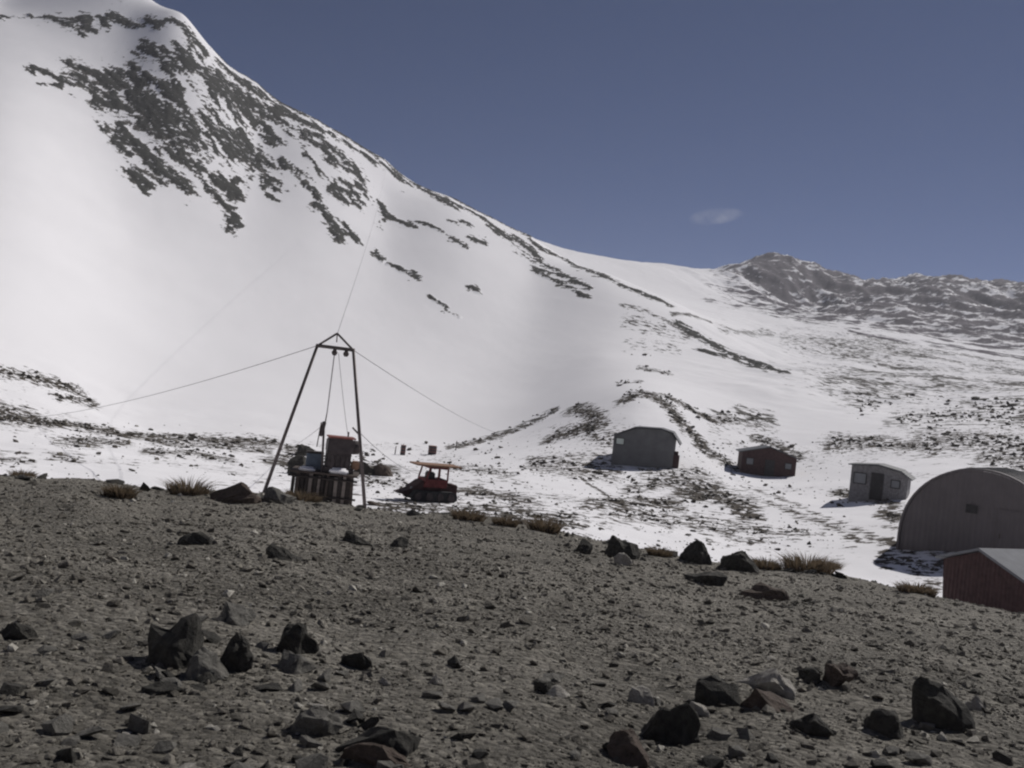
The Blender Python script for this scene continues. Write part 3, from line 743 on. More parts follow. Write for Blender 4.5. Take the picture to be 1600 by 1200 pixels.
HERO = [
 (275, 1042, 110, 120, 'stone_dark', 'largest black angular boulder on the lower gravel slope'),  # size and black tone also take in the shaded hollow at the rock
 (360, 1050, 62, 70, 'stone_dark', 'dark angular boulder leaning against the largest black boulder'),
 (322, 1062, 70, 52, 'stone_grey', 'grey boulder in front of the largest black boulder'),
 (368, 975, 66, 34, 'stone_grey', 'low grey boulder just upslope of the largest black boulder'),
 (458, 1022, 66, 58, 'stone_dark', 'wedge shaped black boulder beside the largest one'),
 (450, 1050, 70, 30, 'stone_grey', 'flat grey slab at the foot of the wedge shaped black boulder'),
 (558, 1046, 60, 34, 'stone_dark', 'squat black block next to the wedge shaped boulder'),
 (250, 1085, 62, 26, 'stone_dark', 'low dark rock just below the largest black boulder'),
 (440, 874, 70, 24, 'stone_dark', 'long flat dark rock high on the gravel slope'),
 (300, 852, 50, 26, 'stone_dark', 'dark rock on the upper gravel slope under the grass tussock'),
 (555, 850, 54, 28, 'stone_dark', 'dark rock on the upper gravel slope below the mast foot'),
 (625, 856, 44, 20, 'stone_dark', 'smaller dark rock beside the one below the mast foot'),
 (600, 1180, 120, 55, 'stone_dark', 'broad black rock at the bottom edge of the gravel'),
 (580, 1200, 120, 40, 'stone_brown', 'brownish flat slab at the bottom edge in front of the broad black rock'),
 (490, 1150, 80, 46, 'stone_grey', 'rounded grey stone near the bottom edge beside the broad black rock'),
 (680, 1070, 26, 20, 'stone_pale', 'small pale stone on the middle of the gravel slope'),
 (600, 1072, 22, 14, 'stone_pale', 'little pale chip right of the squat black block'),
 (975, 884, 30, 26, 'stone_pale', 'pale round rock under the lip of the gravel slope'),
 (970, 872, 48, 40, 'stone_dark', 'dark upright boulder on the lip behind the pale round rock'),
 (1086, 880, 50, 42, 'stone_dark', 'dark rounded boulder standing against the snow on the lip'),
 (1150, 892, 62, 34, 'stone_dark', 'broad dark boulder beside the rounded one on the lip'),
 (910, 866, 46, 28, 'stone_dark', 'low dark boulder on the lip left of the dark upright one'),
 (1100, 914, 62, 28, 'stone_dark', 'dark flat rock just below the lip boulders'),
 (1195, 938, 66, 34, 'stone_brown', 'reddish brown rock below the lip boulders'),
 (1235, 950, 50, 28, 'stone_dark', 'dark rock touching the reddish brown one'),
 (1118, 1105, 84, 72, 'stone_dark', 'tall black block on the lower gravel, nearest to the pale slivers'),
 (1205, 1085, 96, 34, 'stone_pale', 'long pale sliver of rock beside the tall black block'),
 (1200, 1112, 80, 48, 'stone_brown', 'dark reddish rock under the long pale sliver'),
 (1035, 1160, 110, 80, 'stone_dark', 'big black boulder low on the gravel slope'),
 (1000, 1100, 42, 34, 'stone_pale', 'pale angular rock above the big black boulder'),
 (1090, 1118, 40, 26, 'stone_pale', 'pale rock wedged between the two big black blocks'),
 (985, 1195, 90, 50, 'stone_brown', 'brown rock at the bottom edge under the big black boulder'),
 (1372, 1150, 74, 44, 'stone_dark', 'squared dark boulder near the lower corner of the slope'),
 (1310, 1072, 60, 36, 'stone_brown', 'reddish dark rock upslope of the squared dark boulder'),
 (1268, 1150, 64, 36, 'stone_dark', 'low dark rock next to the squared dark boulder'),
 (1465, 1142, 92, 76, 'stone_dark', 'large dark boulder on the gravel below the maroon house'),
 (1270, 1068, 40, 30, 'stone_dark', 'small dark rock above the long pale sliver'),
 (1530, 1112, 34, 20, 'stone_pale', 'pale chip of rock beside the large dark boulder under the maroon house'),
 (852, 1085, 40, 24, 'stone_dark', 'single dark rock in the middle of the lower gravel'),
 (25, 1000, 56, 34, 'stone_dark', 'dark rock at the very edge of the gravel slope'),
 (370, 787, 84, 30, 'stone_brown', 'broad low brown boulder on the lip beside the mast foot'),
 (430, 786, 60, 26, 'stone_grey', 'low grey boulder on the lip at the mast foot'),
]
for q in range(36):
    px = random.choice([random.uniform(640, 1330), random.uniform(640, 1330), random.uniform(20, 560)])
    az_ = math.atan2(ray(px, 850).x, ray(px, 850).y); dq = float(lip(az_)[0]) + random.uniform(-1.5, .8); x_, y_ = math.sin(az_) * dq, math.cos(az_) * dq
    s = random.uniform(.16, .52); o = bpy.data.objects.new('stone', proto_mesh(random.randrange(14), 'stone_dark')); col.objects.link(o)
    o.location = (x_, y_, ground(x_, y_) + s * .08); o.rotation_euler = (random.gauss(0, .3), random.gauss(0, .3), random.uniform(0, 6.28)); o.scale = (s * 1.25, s, s * random.uniform(.6, 1.0))
    tag(o, 'loose dark stone on the lip', 'stone', 'dark stones on the gravel slope')
for (px, py, w, h, mt, lab) in HERO:
    boulder(px, py, w, h, mt, lab); skirt(px, py, w)
tag(scatter_mesh(items, 'gravel', 'stones'), 'loose mixed grey gravel covering the foreground slope', 'gravel', kind='stuff')

# ------------------------------------------------------------------ rocks on the snowfield
field_items = []; field_big = []
for (pts, rpx, st, sq) in SOIL:
    L = sum(math.hypot(pts[i + 1][0] - pts[i][0], pts[i + 1][1] - pts[i][1]) for i in range(len(pts) - 1))
    if rpx < 3.5 and st < .82 and pts[0][1] > 740: continue
    n = int(L * rpx * st * 0.12) + 8
    pix = []
    for _ in range(n):
        t = random.random() * (len(pts) - 1); i = int(t); f = t - i
        pix.append((pts[i][0] * (1 - f) + pts[i + 1][0] * f + random.gauss(0, 4), pts[i][1] * (1 - f) + pts[i + 1][1] * f + random.gauss(0, rpx * .55)))
    for p in ground_hits(pix, 36.5):
        dd_ = p.xy.length
        if dd_ > 180: continue
        s_px = 3.0 * random.random() ** (-1 / 2.0)
        s = min(s_px, 11) * px_m(dd_)
        (field_big if s_px > 8 else field_items).append((p.x, p.y, p.z + s * .08, s, random.betavariate(2, 4)))
pix = [(random.uniform(560, 1320), random.uniform(690, 860)) for _ in range(1100)] + [(random.uniform(0, 420), random.uniform(660, 745)) for _ in range(120)]
for p in ground_hits(pix, 36.5):
    dd_ = p.xy.length
    if dd_ > 130: continue
    s_px = 2.4 * random.random() ** (-1 / 2.0); s = min(s_px, 12) * px_m(dd_)
    (field_big if s_px > 8 else field_items).append((p.x, p.y, p.z + s * .08, s, random.betavariate(2, 4)))
field_big.sort(key=lambda q: -q[3] / math.hypot(q[0], q[1]))
field_items += field_big[280:]
for (x, y, z, s, t) in field_big[:280]:
    o = bpy.data.objects.new('rock', proto_mesh(random.randrange(14), 'stone_field')); col.objects.link(o)
    o.location = (x, y, z); o.rotation_euler = (random.gauss(0, .3), random.gauss(0, .3), random.uniform(0, 6.28))
    o.scale = (s * random.uniform(.8, 1.3), s, s * random.uniform(.7, 1.1))
    if math.atan2(x, y) < -0.16: lab, g = 'dark rock poking out of the snow on the bank below the big slope', 'rocks on the bank below the slope'
    elif math.atan2(x, y) < 0.12: lab, g = 'dark rock poking out of the snow around the red vehicle and the track', 'rocks in the snow round the vehicle'
    else: lab, g = 'dark rock poking out of the snow among the camp huts', 'rocks in the snow among the huts'
    tag(o, lab, 'rock', g)
tag(scatter_mesh(field_items, 'rubble', 'stones'), 'small dark rubble showing through the snow round the camp', 'rubble', kind='stuff')

# ------------------------------------------------------------------ grass tussocks on the lip
def tussock(px, py, w, h, label, n=620, group=None):
    p = ground_hit(px, py, 12); k = px_m(p.xy.length); W, Hh = w * k * .5, h * k
    V, F = [], []
    rr = random.Random(int(px))
    for i in range(n):
        a = rr.uniform(0, 6.283); r = math.sqrt(rr.random()) * W * .75
        bx, by = math.cos(a) * r, math.sin(a) * r * .7
        lean = rr.uniform(.3, 1.9) * (1 + r / W); ln = .85 * Hh * (1 - 0.75 * (r / W) ** 2) * rr.choice([rr.uniform(.3, .7), rr.uniform(.6, 1.0), rr.uniform(.8, 1.25)])
        dx, dy = math.cos(a) * lean * ln * .6, math.sin(a) * lean * ln * .6
        t = rr.uniform(0, 6.28); wx, wy = math.cos(t) * .011 + .003, math.sin(t) * .011
        o_ = len(V)
        V += [(bx - wx, by - wy, -.12), (bx + wx, by + wy, -.12), (bx + dx * .45 + wx * .8, by + dy * .45 + wy * .8, ln * .65), (bx + dx * .45 - wx * .8, by + dy * .45 - wy * .8, ln * .65), (bx + dx, by + dy, ln)]
        F += [(o_, o_ + 1, o_ + 2), (o_, o_ + 2, o_ + 3), (o_ + 3, o_ + 2, o_ + 4)]
    o = link('grass_tussock', mesh_np('grass_tussock', np.array(V), np.array(F), False), 'tussock')
    o.location = p; o.scale = (rr.uniform(.85, 1.2), 1, rr.uniform(.8, 1.2)); tag(o, label, 'grass', group)
TG = 'tussocks along the lip'
for a in [
 (295, 772, 72, 32, 'large reddish brown grass tussock on the lip against the snow'),
 (35, 745, 44, 14, 'low brown grass tussock on the lip at the edge of the view'),
 (185, 778, 44, 20, 'dark brown grass tussock just below the lip before the big one'),
 (730, 812, 52, 22, 'brown grass tussock on the lip below the red vehicle'),
 (790, 820, 40, 18, 'small grass tussock between two larger ones on the lip'),
 (850, 830, 56, 24, 'bushy brown grass tussock on the lip in mid slope'),
 (470, 782, 60, 20, 'olive grass tussock growing before the timber crib'),
 (1262, 892, 84, 26, 'wide brown grass tussock on the lip beside the open snow'),
 (1290, 888, 44, 18, 'small tussock at the end of the wide brown one'),
 (1432, 926, 56, 18, 'brown grass tussock on the lip near the maroon house'),
 (1195, 890, 46, 20, 'grass tussock between the lip boulders and the wide one'),
 (1030, 868, 44, 18, 'grass tussock between the two dark boulders of the lip'),
]: tussock(*a, group=TG)

# ------------------------------------------------------------------ buildings
def roof_slabs(prof, y0, y1, th):
    """a folded roof sheet of thickness th over the profile points"""
    mb = MB(); n = len(prof); up = []
    for i, (x, z) in enumerate(prof):
        a = prof[max(i - 1, 0)]; b = prof[min(i + 1, n - 1)]
        tx, tz = b[0] - a[0], b[1] - a[1]; l = math.hypot(tx, tz); up.append((x - tz / l * th, z + tx / l * th))
    bm = mb.bm
    ring = list(prof) + up[::-1]
    mb.prism(ring, y0, y1)
    return mb
def window(parent, x, z, w, h, yf, pane='pane', name='window', t=0.05):
    f = MB()
    for (cx, cz, sx, sz) in ((x, z + h / 2, w + 2 * t, t), (x, z - h / 2, w + 2 * t, t), (x - w / 2 - t / 2, z, t, h - t), (x + w / 2 + t / 2, z, t, h - t)):
        f.box((cx, yf - .03, cz), (sx, .09, sz))
    fo = f.build(name, 'dark', parent)
    MB().box((x, yf - .012, z), (w, .02, h)).build('pane', pane, fo)
    return fo
def place(px, py, d, extra=0.0):
    p = at(px, py, d); p.z = ground(p.x, p.y)
    return p, -math.atan2(p.x, p.y) + extra

# -- dark grey hut with a folded roof
p, rz = place(1005, 723, 80, R(-3))
t = empty('hut', p, rz)
tag(t, 'dark grey hut with a bent roof and one small pale window, below the rocky knoll', 'hut', 'camp huts')
w0 = -2.55
prof = [(0, -.5), (5.05, -.5), (5.05, 2.35), (4.72, 2.86), (3.8, 3.06), (1.75, 2.96), (0, 2.12)]
MB().prism([(x + w0, z) for x, z in prof], -2.0, 3.6).build('wall', 'tin', t)
roof_slabs([(x + w0, z) for x, z in [(-.2, 2.06), (1.72, 3.0), (3.82, 3.1), (4.78, 2.9), (5.5, 1.95)]], -2.3, 3.8, .09).build('roof', 'tin_dark', t)
window(t, w0 + .55, 1.72, .62, .52, -2.0, 'pane_pale')
MB().box((w0 + 5.3, -1.2, .55), (.5, 1.2, 1.1)).box((w0 + 5.25, -1.1, 1.25), (.35, .9, .3)).build('side_lean_to', 'brown', t)
# -- dark brown hut
p, rz = place(1196, 742, 85, R(6))
t = empty('hut', p, rz)
tag(t, 'small dark brown gabled hut standing between the grey hut and the pale one', 'hut', 'camp huts')
MB().prism([(-2.3, -.6), (2.3, -.6), (2.3, 1.72), (0, 2.42), (-2.3, 1.8)], -1.6, 2.8).build('wall', 'brown', t)
roof_slabs([(-2.55, 1.74), (0, 2.45), (2.55, 1.66)], -1.9, 3.0, .09).build('roof', 'tin_dark', t)
window(t, -1.6, 1.05, .55, .55, -1.6)
window(t, 1.65, 1.0, .5, .5, -1.6)
dr = MB().box((.1, -1.63, .62), (.8, .05, 1.5)).build('door', 'dark', t)
MB().box((.4, -1.68, .6), (.06, .05, .12)).build('handle', 'steel', dr)
# -- pale hut with a door
p, rz = place(1373, 779, 62, R(-4))
t = empty('hut', p, rz); t.scale = (.9, 1, .93)
tag(t, 'small pale grey hut with a dark door, next to the arched shed', 'hut', 'camp huts')
MB().prism([(-1.8, -.6), (1.8, -.6), (1.8, 1.62), (1.3, 1.95), (-.1, 2.2), (-1.8, 2.05)], -1.5, 2.4).build('wall', 'grey_wall', t)
roof_slabs([(-2.0, 2.04), (-.1, 2.23), (1.32, 1.98), (2.05, 1.5)], -1.75, 2.6, .08).build('roof', 'tin', t)
window(t, -1.2, 1.25, .75, .7, -1.5)
dr = MB().box((-.1, -1.53, .85), (.8, .06, 1.75)).build('door', 'dark', t)
MB().box((.2, -1.58, .8), (.06, .05, .12)).build('handle', 'steel', dr)
window(t, 1.05, 1.15, .5, .5, -1.5)
# -- arched shed
p, rz = place(1534, 845, 45, R(-6))
t = empty('arched_shed', p, rz); t.scale = (.94, 1, .97)
tag(t, 'grey half round metal shed, the widest building of the camp', 'shed', 'camp huts')
def arch(rx, rz_, n=28, z0=-.7):
    return [(rx, z0)] + [(rx * math.cos(math.pi * i / n), rz_ * math.sin(math.pi * i / n) ** .92) for i in range(n + 1)] + [(-rx, z0)]
MB().prism(arch(3.1, 3.2), -2.0, -1.9).build('end_wall', 'quonset', t)
a_o = arch(3.22, 3.3); a_i = arch(3.12, 3.21)
shell = MB().prism(a_o + a_i[::-1], -2.08, 7.5).build('roof', 'quonset', t)
for q in range(7):
    y = -1.0 + q * 1.3
    MB().prism(arch(3.26, 3.34) + arch(3.2, 3.28)[::-1], y, y + .12).build('rib', 'tin', t)
window(t, -.3, 1.55, .36, .3, -2.0, 'dark')
dr = MB().box((1.4, -2.03, .55), (1.3, .06, 2.3)).build('door', 'quonset', t)
MB().box((.9, -2.08, .6), (.06, .05, .2)).build('handle', 'steel', dr)
# -- maroon house under the slope
p = at(1532, 965, 32.5); p.z = at(1532, 855, 32.5).z - 2.6
t = empty('house', p, -math.atan2(p.x, p.y) + R(-32))
tag(t, 'maroon gabled house with a pale roof, half hidden behind the gravel slope', 'house', 'camp huts')
MB().prism([(-1.0, -.8), (2.3, -.8), (2.3, 1.5), (0, 2.5), (-1.25, 2.02)], -.3, 5.0).build('wall', 'maroon', t)
roof_slabs([(-1.4, 1.99), (0, 2.53), (2.5, 1.44)], -.5, 5.2, .08).build('roof', 'pale_roof', t)
# ------------------------------------------------------------------ mast
t = empty('mast', ground_hit(490, 790, 34))
base = t.location.copy()
tag(t, 'tall two legged steel pipe mast with a triangular head and hanging pulleys', 'mast')
tl_ = at(496, 540, 37.2); tr_ = at(552, 547, 36.6); ap = at(527, 521, 36.9)
fl_ = at(413, 768, 37.6); fr_ = at(571, 806, 36.2)
def rel(v): return v - base
MB().tube(rel(fl_ + (fl_ - tl_).normalized() * .5), rel(tl_), .075, .06).build('leg', 'steel', t, smooth=True)
MB().tube(rel(fr_ + (fr_ - tr_).normalized() * .5), rel(tr_), .075, .06).build('leg', 'steel', t, smooth=True)
ex = (tr_ - tl_) * .03
MB().tube(rel(tl_ - ex), rel(tr_ + ex), .07).build('crossbar', 'steel', t, smooth=True)
MB().tube(rel(tl_), rel(ap), .042).build('head_brace', 'steel', t, smooth=True)
MB().tube(rel(tr_), rel(ap), .042).build('head_brace', 'steel', t, smooth=True)
h1 = at(523, 549, 36.9); h2 = at(541, 551, 36.7)
MB().tube(rel(ap), rel(at(526, 535, 36.9)), .022).build('hanger', 'steel', t)
for (c_, tp) in ((h1, at(525, 541, 36.9)), (h2, at(543, 546, 36.7))):
    pb = MB().box(rel(c_), (.16, .1, .32), taper=(.7, 1)).build('pulley_block', 'engine', t, bevel=.02)
    MB().tube(rel(c_) + Vector((0, -.09, -.05)), rel(c_) + Vector((0, .09, -.05)), .1, seg=14).build('sheave', 'steel', pb)
    MB().tube(rel(c_), rel(tp), .02).build('hook', 'steel', pb)
sp = at(558, 676, 36.4)
MB().tube(rel(sp + Vector((-.2, 0, .18))), rel(sp + Vector((.12, 0, -.1))), .035).build('climbing_peg', 'steel', t)

def wire(name, a, b, sag, r, label, group=None, n=24):
    o = empty_loc = a
    pts = []
    for i in range(n + 1):
        f = i / n; q = a.lerp(b, f); q.z -= sag * 4 * f * (1 - f); pts.append(q - a)
    w = MB().path(pts, r).build(name, 'wire', None, smooth=True); w.location = a
    tag(w, label, 'wire' if name != 'hoist_cable' else 'cable', group)
GW = 'guy wires of the mast'
wire('guy_wire', tl_, ground_hit(55, 652, 40), .45, .014, 'guy wire running from the mast head to the stony bank', GW)
wire('guy_wire', tr_, ground_hit(788, 680, 40), .45, .014, 'guy wire running from the mast head to the snow before the knoll', GW)
wire('guy_wire', at(562, 676, 36.4), ground_hit(655, 740, 40), .3, .013, 'short low guy wire from the mast leg towards the red vehicle', GW)
wire('guy_wire', at(500, 668, 38.2), ground_hit(455, 698, 40), .1, .011, 'short wire from the engine lever to the stony bank', GW)
wire('hoist_cable', ap + Vector((0, .05, .02)), ground_hit(603, 262, 250), 3.0, .010, 'thin cable rising from the mast head up the white slope', n=60)
wire('hoist_rope', h1, at(511, 645, 38.0), .04, .022, 'taut rope from the pulley down to the engine lever', n=8)
wire('hoist_rope', at(529, 552, 36.9), at(544, 684, 38.3), .1, .010, 'thin slack rope hanging from the mast head to the engine', n=10)

# ------------------------------------------------------------------ timber crib, engine, lever, box
c0 = at(500, 792, 38.3); gz = ground(c0.x, c0.y)
k = px_m(38.3); rzc = -math.atan2(c0.x, c0.y)
ztop = at(500, 741, 38.3).z
t = empty('timber_crib', (c0.x, c0.y, gz), rzc + R(-4)); Hc = ztop - gz
tag(t, 'low crib of dark upright timbers carrying the engine at the mast', 'crib')
Wc = 96 * k
MB().box((0, .95, Hc / 2 - .2), (Wc - .3, 1.5, Hc + .2)).build('fill', 'wood_dark', t)
nb = 15
for i in range(nb):
    x = -Wc / 2 + (i + .5) * Wc / nb
    hh = Hc + random.uniform(-.12, .05)
    mb = MB().box((x + random.uniform(-.015, .015), .08 + random.uniform(-.04, .05), hh / 2 - .25), (Wc / nb * random.uniform(.55, .85), .09, hh + .5), rot=Matrix.Rotation(random.uniform(-.05, .05), 3, 'Y'))
    mb.build('upright_board', ['wood_dark', 'wood', 'wood_dark', 'wood_dark', 'wood_grey', 'wood_dark', 'wood_grey', 'wood_dark', 'wood', 'wood_dark', 'wood_grey', 'wood_dark', 'wood_grey', 'wood_dark', 'wood'][i], t)
for z, y in ((Hc * .88, -.02), (Hc * .25, -.02)):
    MB().tube((-Wc / 2 - .15, y, z), (Wc / 2 + .1, y, z - .03), .045).build('rail', 'wood_dark', t)
MB().box((0, .9, Hc + .03), (Wc + .15, 1.8, .08)).build('deck', 'wood', t)
sn = MB().box((Wc * .36 - .35, .45, Hc + .18), (.85, .8, .24), taper=(.8, .7)).build('snow_cap', 'snow', t, bevel=.07, smooth=True)
sn2 = MB().box((-Wc * .28, .45, Hc + .14), (.75, .7, .16), taper=(.75, .7)).build('snow_cap', 'snow', t, bevel=.06, smooth=True)
e0 = at(527, 738, 39.0)
zd = ztop + .09
t = empty('engine', (e0.x, e0.y, zd), rzc + R(6))
tag(t, 'dark hoist engine with a rusty red cover sitting on the timber crib', 'engine')
He = at(527, 683, 39.0).z - zd
MB().box((0, 0, .1), (1.2, .8, .2)).build('base_frame', 'engine', t)
MB().box((-.04, 0, .2 + (He - .6) / 2), (1.0, .7, He - .6)).build('block', 'engine', t, bevel=.04)
dm = MB()
dm.prism([(.62 * math.cos(a) * .0 + 0, 0) for a in ()] or [(-.55, He - .62), (.55, He - .62), (.55, He - .12), (.42, He - .02), (-.42, He - .02), (-.55, He - .12)], -.48, .48)
dm.build('housing', 'engine', t, bevel=.03)
MB().box((0, 0, He + .01), (1.12, 1.02, .06)).build('cover', 'rust', t, bevel=.015)
MB().tube((.55, 0, He - .36), (.78, 0, He - .36), .3, .27, 18).build('flywheel', 'engine', t)
MB().tube((.78, 0, He - .36), (.86, 0, He - .36), .07).build('shaft', 'steel', t)
MB().box((.68, -.1, .34), (.32, .4, .36)).build('fuel_tank', 'wood_pale', t, bevel=.05)
for i in range(4):
    MB().box((-.3 + i * .2, -.37, .45), (.1, .06, .5)).build('fin', 'engine', t)
MB().tube((.3, .2, He), (.3, .2, He + .25), .035).build('exhaust', 'steel', t)
l0 = at(503, 735, 38.6)
t = empty('lever_post', (l0.x, l0.y, ztop + .06), rzc)
tag(t, 'slender dark lever post with a hook rising beside the engine', 'lever')
zb = ztop + .06; l_top = at(511, 645, 38.0); l_mid = at(506, 672, 38.4)
rel2 = lambda v: Matrix.Rotation(-rzc, 3, 'Z') @ (v - t.location)
MB().tube((0, 0, 0), rel2(l_mid), .05, .045).build('post', 'engine', t)
MB().tube(rel2(l_mid), rel2(l_top), .035, .02).build('rod', 'engine', t)
MB().box(rel2(at(504, 670, 38.3)), (.17, .15, .62), rot=Matrix.Rotation(.15, 3, 'Y')).build('clamp', 'engine', t, bevel=.03)
MB().tube(rel2(at(502, 660, 38.4)), rel2(at(495, 698, 38.7)), .022).build('stay', 'steel', t)
b0 = at(489, 737, 39.2)
t = empty('crate', (b0.x, b0.y, zd), rzc + R(3))
tag(t, 'dull blue box standing on the crib beside the engine', 'box')
MB().box((0, 0, .34), (.66, .6, .68)).build('body', 'blue', t, bevel=.02)
MB().box((0, 0, .71), (.72, .66, .06)).build('lid', 'wood_dark', t, bevel=.01)
for (px, py, w, h, mt, lab) in [
 (468, 742, 44, 34, 'stone_dark', 'dark boulder piled against the crib beside the blue box'),
 (470, 712, 40, 20, 'stone_dark', 'dark rock on the bank behind the blue box'),
 (572, 742, 46, 30, 'stone_dark', 'dark boulder heaped beside the engine behind the mast leg'),
 (596, 744, 34, 22, 'stone_brown', 'brownish boulder at the end of the heap by the mast leg'),
 (584, 790, 24, 10, 'stone_brown', 'small brown rock at the foot of the mast leg'),
]: boulder(px, py, w, h, mt, lab, dmin=37.5)

# ------------------------------------------------------------------ red tracked vehicle
v0 = at(667, 783, 45); v0.z = ground(v0.x, v0.y)
k = px_m(45); rzv = -math.atan2(v0.x, v0.y) + R(20)
t = empty('tracked_vehicle', v0, rzv); t.scale = (.9, 1, 1.02)
tag(t, 'small red tracked vehicle with a flat plank roof parked in the snow', 'vehicle')
def X_(px): return (px - 667) * k * 1.0
for s, y in ((0, -.62), (1, .62)):
    pr = [(-1.25, .28), (-1.05, .06), (1.15, .03), (1.38, .2), (1.38, .42), (1.15, .56), (-1.0, .56)]
    tr = MB().prism(pr, y - .2, y + .2).build('track', 'rubber', t, bevel=.03)
    for q in range(4):
        MB().tube((-.85 + q * .62, y - .24, .3), (-.85 + q * .62, y + .24, .3), .19, seg=14).build('road_wheel', 'engine', tr)
MB().prism([(-1.85, .34), (-1.3, .3), (1.3, .32), (1.3, .72), (.95, .8), (-.6, .8), (-1.2, .56)], -.42, .42).build('hull', 'red_dark', t, bevel=.03)
MB().prism([(-1.15, .58), (-.38, .56), (-.38, 1.0), (-.6, .98)], -.5, .5).build('hood', 'red_dark', t, bevel=.03)
cabp = [(-.52, .72), (.78, .72), (.84, 1.1), (-.42, 1.1)]
MB().prism(cabp, -.62, .62).build('cab_body', 'red', t, bevel=.02)
zt_, zr = 1.1, 1.62
for (xb, xt, y) in ((-.40, -.24, -.58), (-.40, -.24, .58), (.26, .27, -.58), (.80, .78, -.58), (.80, .78, .58), (.26, .27, .58)):
    MB().tube((xb, y, zt_ - .04), (xt, y, zr + .03), .05, seg=6).build('cab_pillar', 'red', t)
MB().box((.27, 0, zr + .03), (1.12, 1.28, .1)).build('cab_top', 'red', t, bevel=.02)
MB().box((.0, -.02, zt_ + .1), (.34, .7, .42)).build('seat', 'dark', t, bevel=.05)
rf = MB()
rf.box((.28, 0, zr + .12), (2.55, 1.3, .07)).build('roof_board', 'wood_pale', t, bevel=.015)
MB().box((1.38, .1, .62), (.3, .9, .5)).build('rear_box', 'red_dark', t, bevel=.04)
MB().tube((-1.1, -.35, .62), (-1.1, -.41, .62), .07).build('headlight', 'pane', t)
MB().tube((-1.1, .35, .62), (-1.1, .41, .62), .07).build('headlight', 'pane', t)

# ------------------------------------------------------------------ posts and drums at the foot of the slope
def drum(px, py, w, h, label):
    p = ground_hit(px, py, 60); k = px_m(p.xy.length)
    t = empty('drum', p); tag(t, label, 'drum')
    r = w * k / 2; H_ = h * k
    MB().tube((0, 0, -.2), (0, 0, H_), r, seg=16).build('body', 'engine', t)
    for f in (.33, .66):
        MB().tube((0, 0, H_ * f - .03), (0, 0, H_ * f + .03), r * 1.06, seg=16).build('hoop', 'rust', t)
    MB().tube((0, 0, H_), (0, 0, H_ + .04), r * .96, seg=16).build('lid', 'rust', t)
drum(629, 711, 8, 15, 'narrow dark upright drum at the foot of the white slope behind the mast')
drum(675, 710, 13, 13, 'squat dark drum at the foot of the white slope above the vehicle')
for (px, py, h, lab) in ((617, 710, 13, 'thin stake beside the narrow dark drum'), (712, 703, 14, 'thin stake standing where the stone row meets the flat')):
    p = ground_hit(px, py, 60); k = px_m(p.xy.length)
    o = MB().tube((0, 0, -.3), (.03, 0, h * k), .06, .05, 7).build('stake', 'wood', None); o.location = p
    tag(o, lab, 'stake')
# ------------------------------------------------------------------ say which stone is which by the nearest thing one can find
def to_px(v):
    z = v.dot(_F0); return 800 + F_PX * v.dot(CR) / z, 600 - F_PX * v.dot(CU) / z
def tell_apart(objs, marks, word, most=8):
    near = {}
    for o in objs:
        x, y = to_px(o.location)
        (dist, mk) = min((math.hypot(x - a, 1.6 * (y - b)), nm) for (a, b, nm) in marks)
        near.setdefault((word(o), mk), []).append((dist, o))
    for (wd, mk), lst in near.items():
        lst.sort(key=lambda q: q[0])
        for i, (_, o) in enumerate(lst):
            o['label'] = ('%s closest to %s' % (wd, mk) if i == 0 else '%s, %s closest to %s' % (wd, ORD[i], mk)) if i < most else '%s farther off round %s' % (wd, mk)
            o['group'] = wd + 's round ' + mk if 'in the snow' not in wd else 'rocks in the snow round ' + mk
FORE = [(275, 1000, 'the largest black boulder'), (458, 995, 'the wedge shaped black boulder'), (558, 1030, 'the squat black block'), (440, 865, 'the long flat dark rock'), (300, 845, 'the dark rock under the tussock'),
        (555, 840, 'the dark rock below the mast'), (600, 1165, 'the broad black rock at the bottom'), (680, 1060, 'the small pale stone in mid gravel'), (975, 872, 'the pale round rock by the lip'), (1118, 1070, 'the tall black block'),
        (1035, 1125, 'the big black boulder low down'), (1372, 1130, 'the squared dark boulder'), (1465, 1105, 'the large boulder below the maroon house'), (852, 1075, 'the single dark rock in mid gravel'), (25, 985, 'the dark rock at the edge'),
        (1195, 925, 'the reddish brown rock below the lip'), (490, 1130, 'the rounded grey stone near the bottom'), (310, 1180, 'the bottom edge before the black boulders'), (820, 1180, 'the bottom edge between the two boulder groups'), (60, 1130, 'the bottom corner under the slope'),
        (800, 930, 'the bare middle of the slope'), (1400, 1010, 'the bare ground below the maroon house'), (100, 850, 'the bare ground under the left lip'), (730, 805, 'the tussock below the vehicle'), (850, 822, 'the bushy tussock'), (1086, 860, 'the rounded lip boulder'), (1262, 882, 'the wide tussock'), (295, 765, 'the large tussock')]
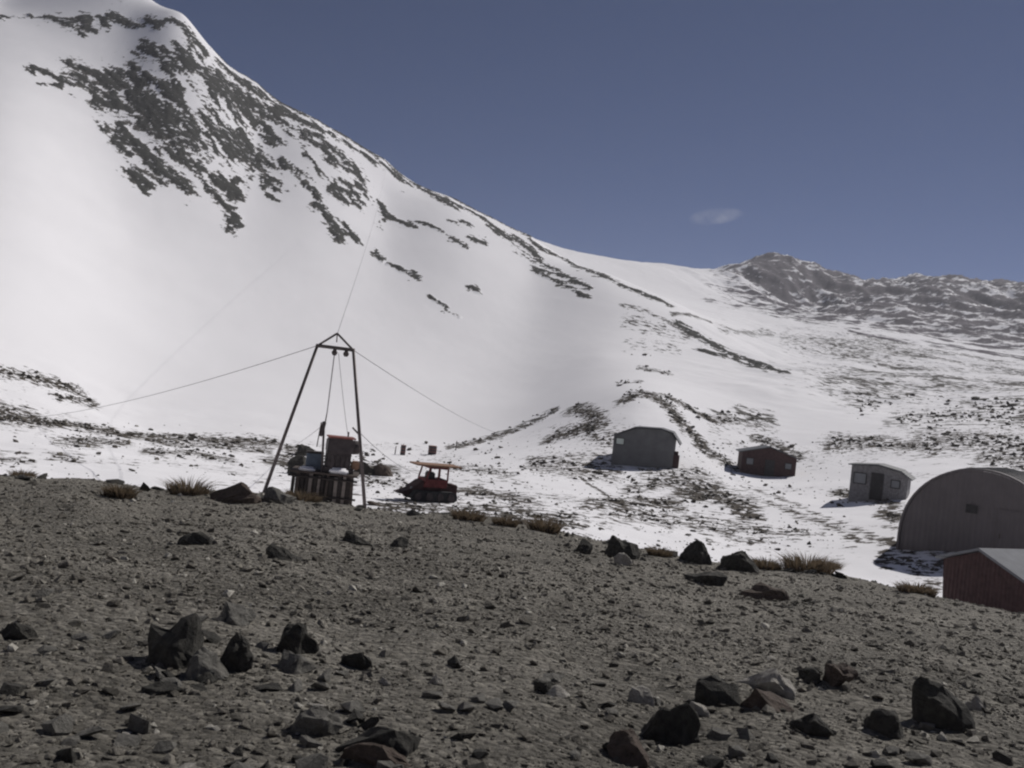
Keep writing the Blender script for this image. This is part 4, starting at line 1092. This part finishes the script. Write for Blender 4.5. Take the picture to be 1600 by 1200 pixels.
tell_apart([o for o in bpy.data.objects if o.name.split('.')[0] == 'stone'], FORE, lambda o: o['label'].split(' stone')[0].replace('loose ', '') + ' stone')
SNOWM = [(1005, 700, 'the grey hut'), (1195, 725, 'the brown hut'), (1375, 755, 'the pale hut'), (1480, 800, 'the arched shed'), (667, 760, 'the red vehicle'), (500, 740, 'the timber crib'), (629, 705, 'the narrow drum'), (675, 705, 'the squat drum'),
         (712, 698, 'the stake by the stone row'), (295, 760, 'the large tussock'), (35, 740, 'the low edge tussock'), (850, 818, 'the bushy tussock'), (730, 800, 'the tussock below the vehicle'), (970, 850, 'the dark upright lip boulder'), (1086, 857, 'the rounded lip boulder'),
         (1262, 878, 'the wide tussock'), (1040, 640, 'the top of the rocky knoll'), (910, 660, 'the dark knoll before the slope'), (840, 655, 'the stone row up the slope'), (60, 595, 'the high stone band on the slope'), (180, 685, 'the stony bank below the slope'), (320, 710, 'the low stony bank'),
         (1120, 780, 'the stony patch by the track'), (1350, 695, 'the stony patch behind the pale hut'), (1550, 690, 'the stony ground behind the shed'), (830, 740, 'the snowy flat in the middle'), (1160, 655, 'the rubble above the brown hut'), (930, 780, 'the snow patch above the lip')]
tell_apart([o for o in bpy.data.objects if o.name.split('.')[0] == 'rock'], SNOWM, lambda o: 'dark rock in the snow')
# ------------------------------------------------------------------ thin haze volume, added to lift dark tones and soften the distance
hz = MB().box((0, 2400, 70), (9000, 9000, 340)).build('haze', None)
mt = bpy.data.materials.new('added_haze'); mt.use_nodes = True; nt = mt.node_tree; nt.nodes.clear()
vo = nt.nodes.new('ShaderNodeVolumePrincipled'); vo.inputs['Density'].default_value = 0.00026; vo.inputs['Color'].default_value = (0.93, 0.93, 1.0, 1); vo.inputs['Anisotropy'].default_value = 0.2
mo = nt.nodes.new('ShaderNodeOutputMaterial'); nt.links.new(vo.outputs[0], mo.inputs['Volume'])
hz.data.materials.append(mt); tag(hz, 'thin pale haze added to lift dark tones and soften the distance', 'haze', kind='stuff')
print('objects', len(bpy.data.objects), 'tris', sum(len(o.data.polygons) for o in bpy.data.objects if o.type == 'MESH'))
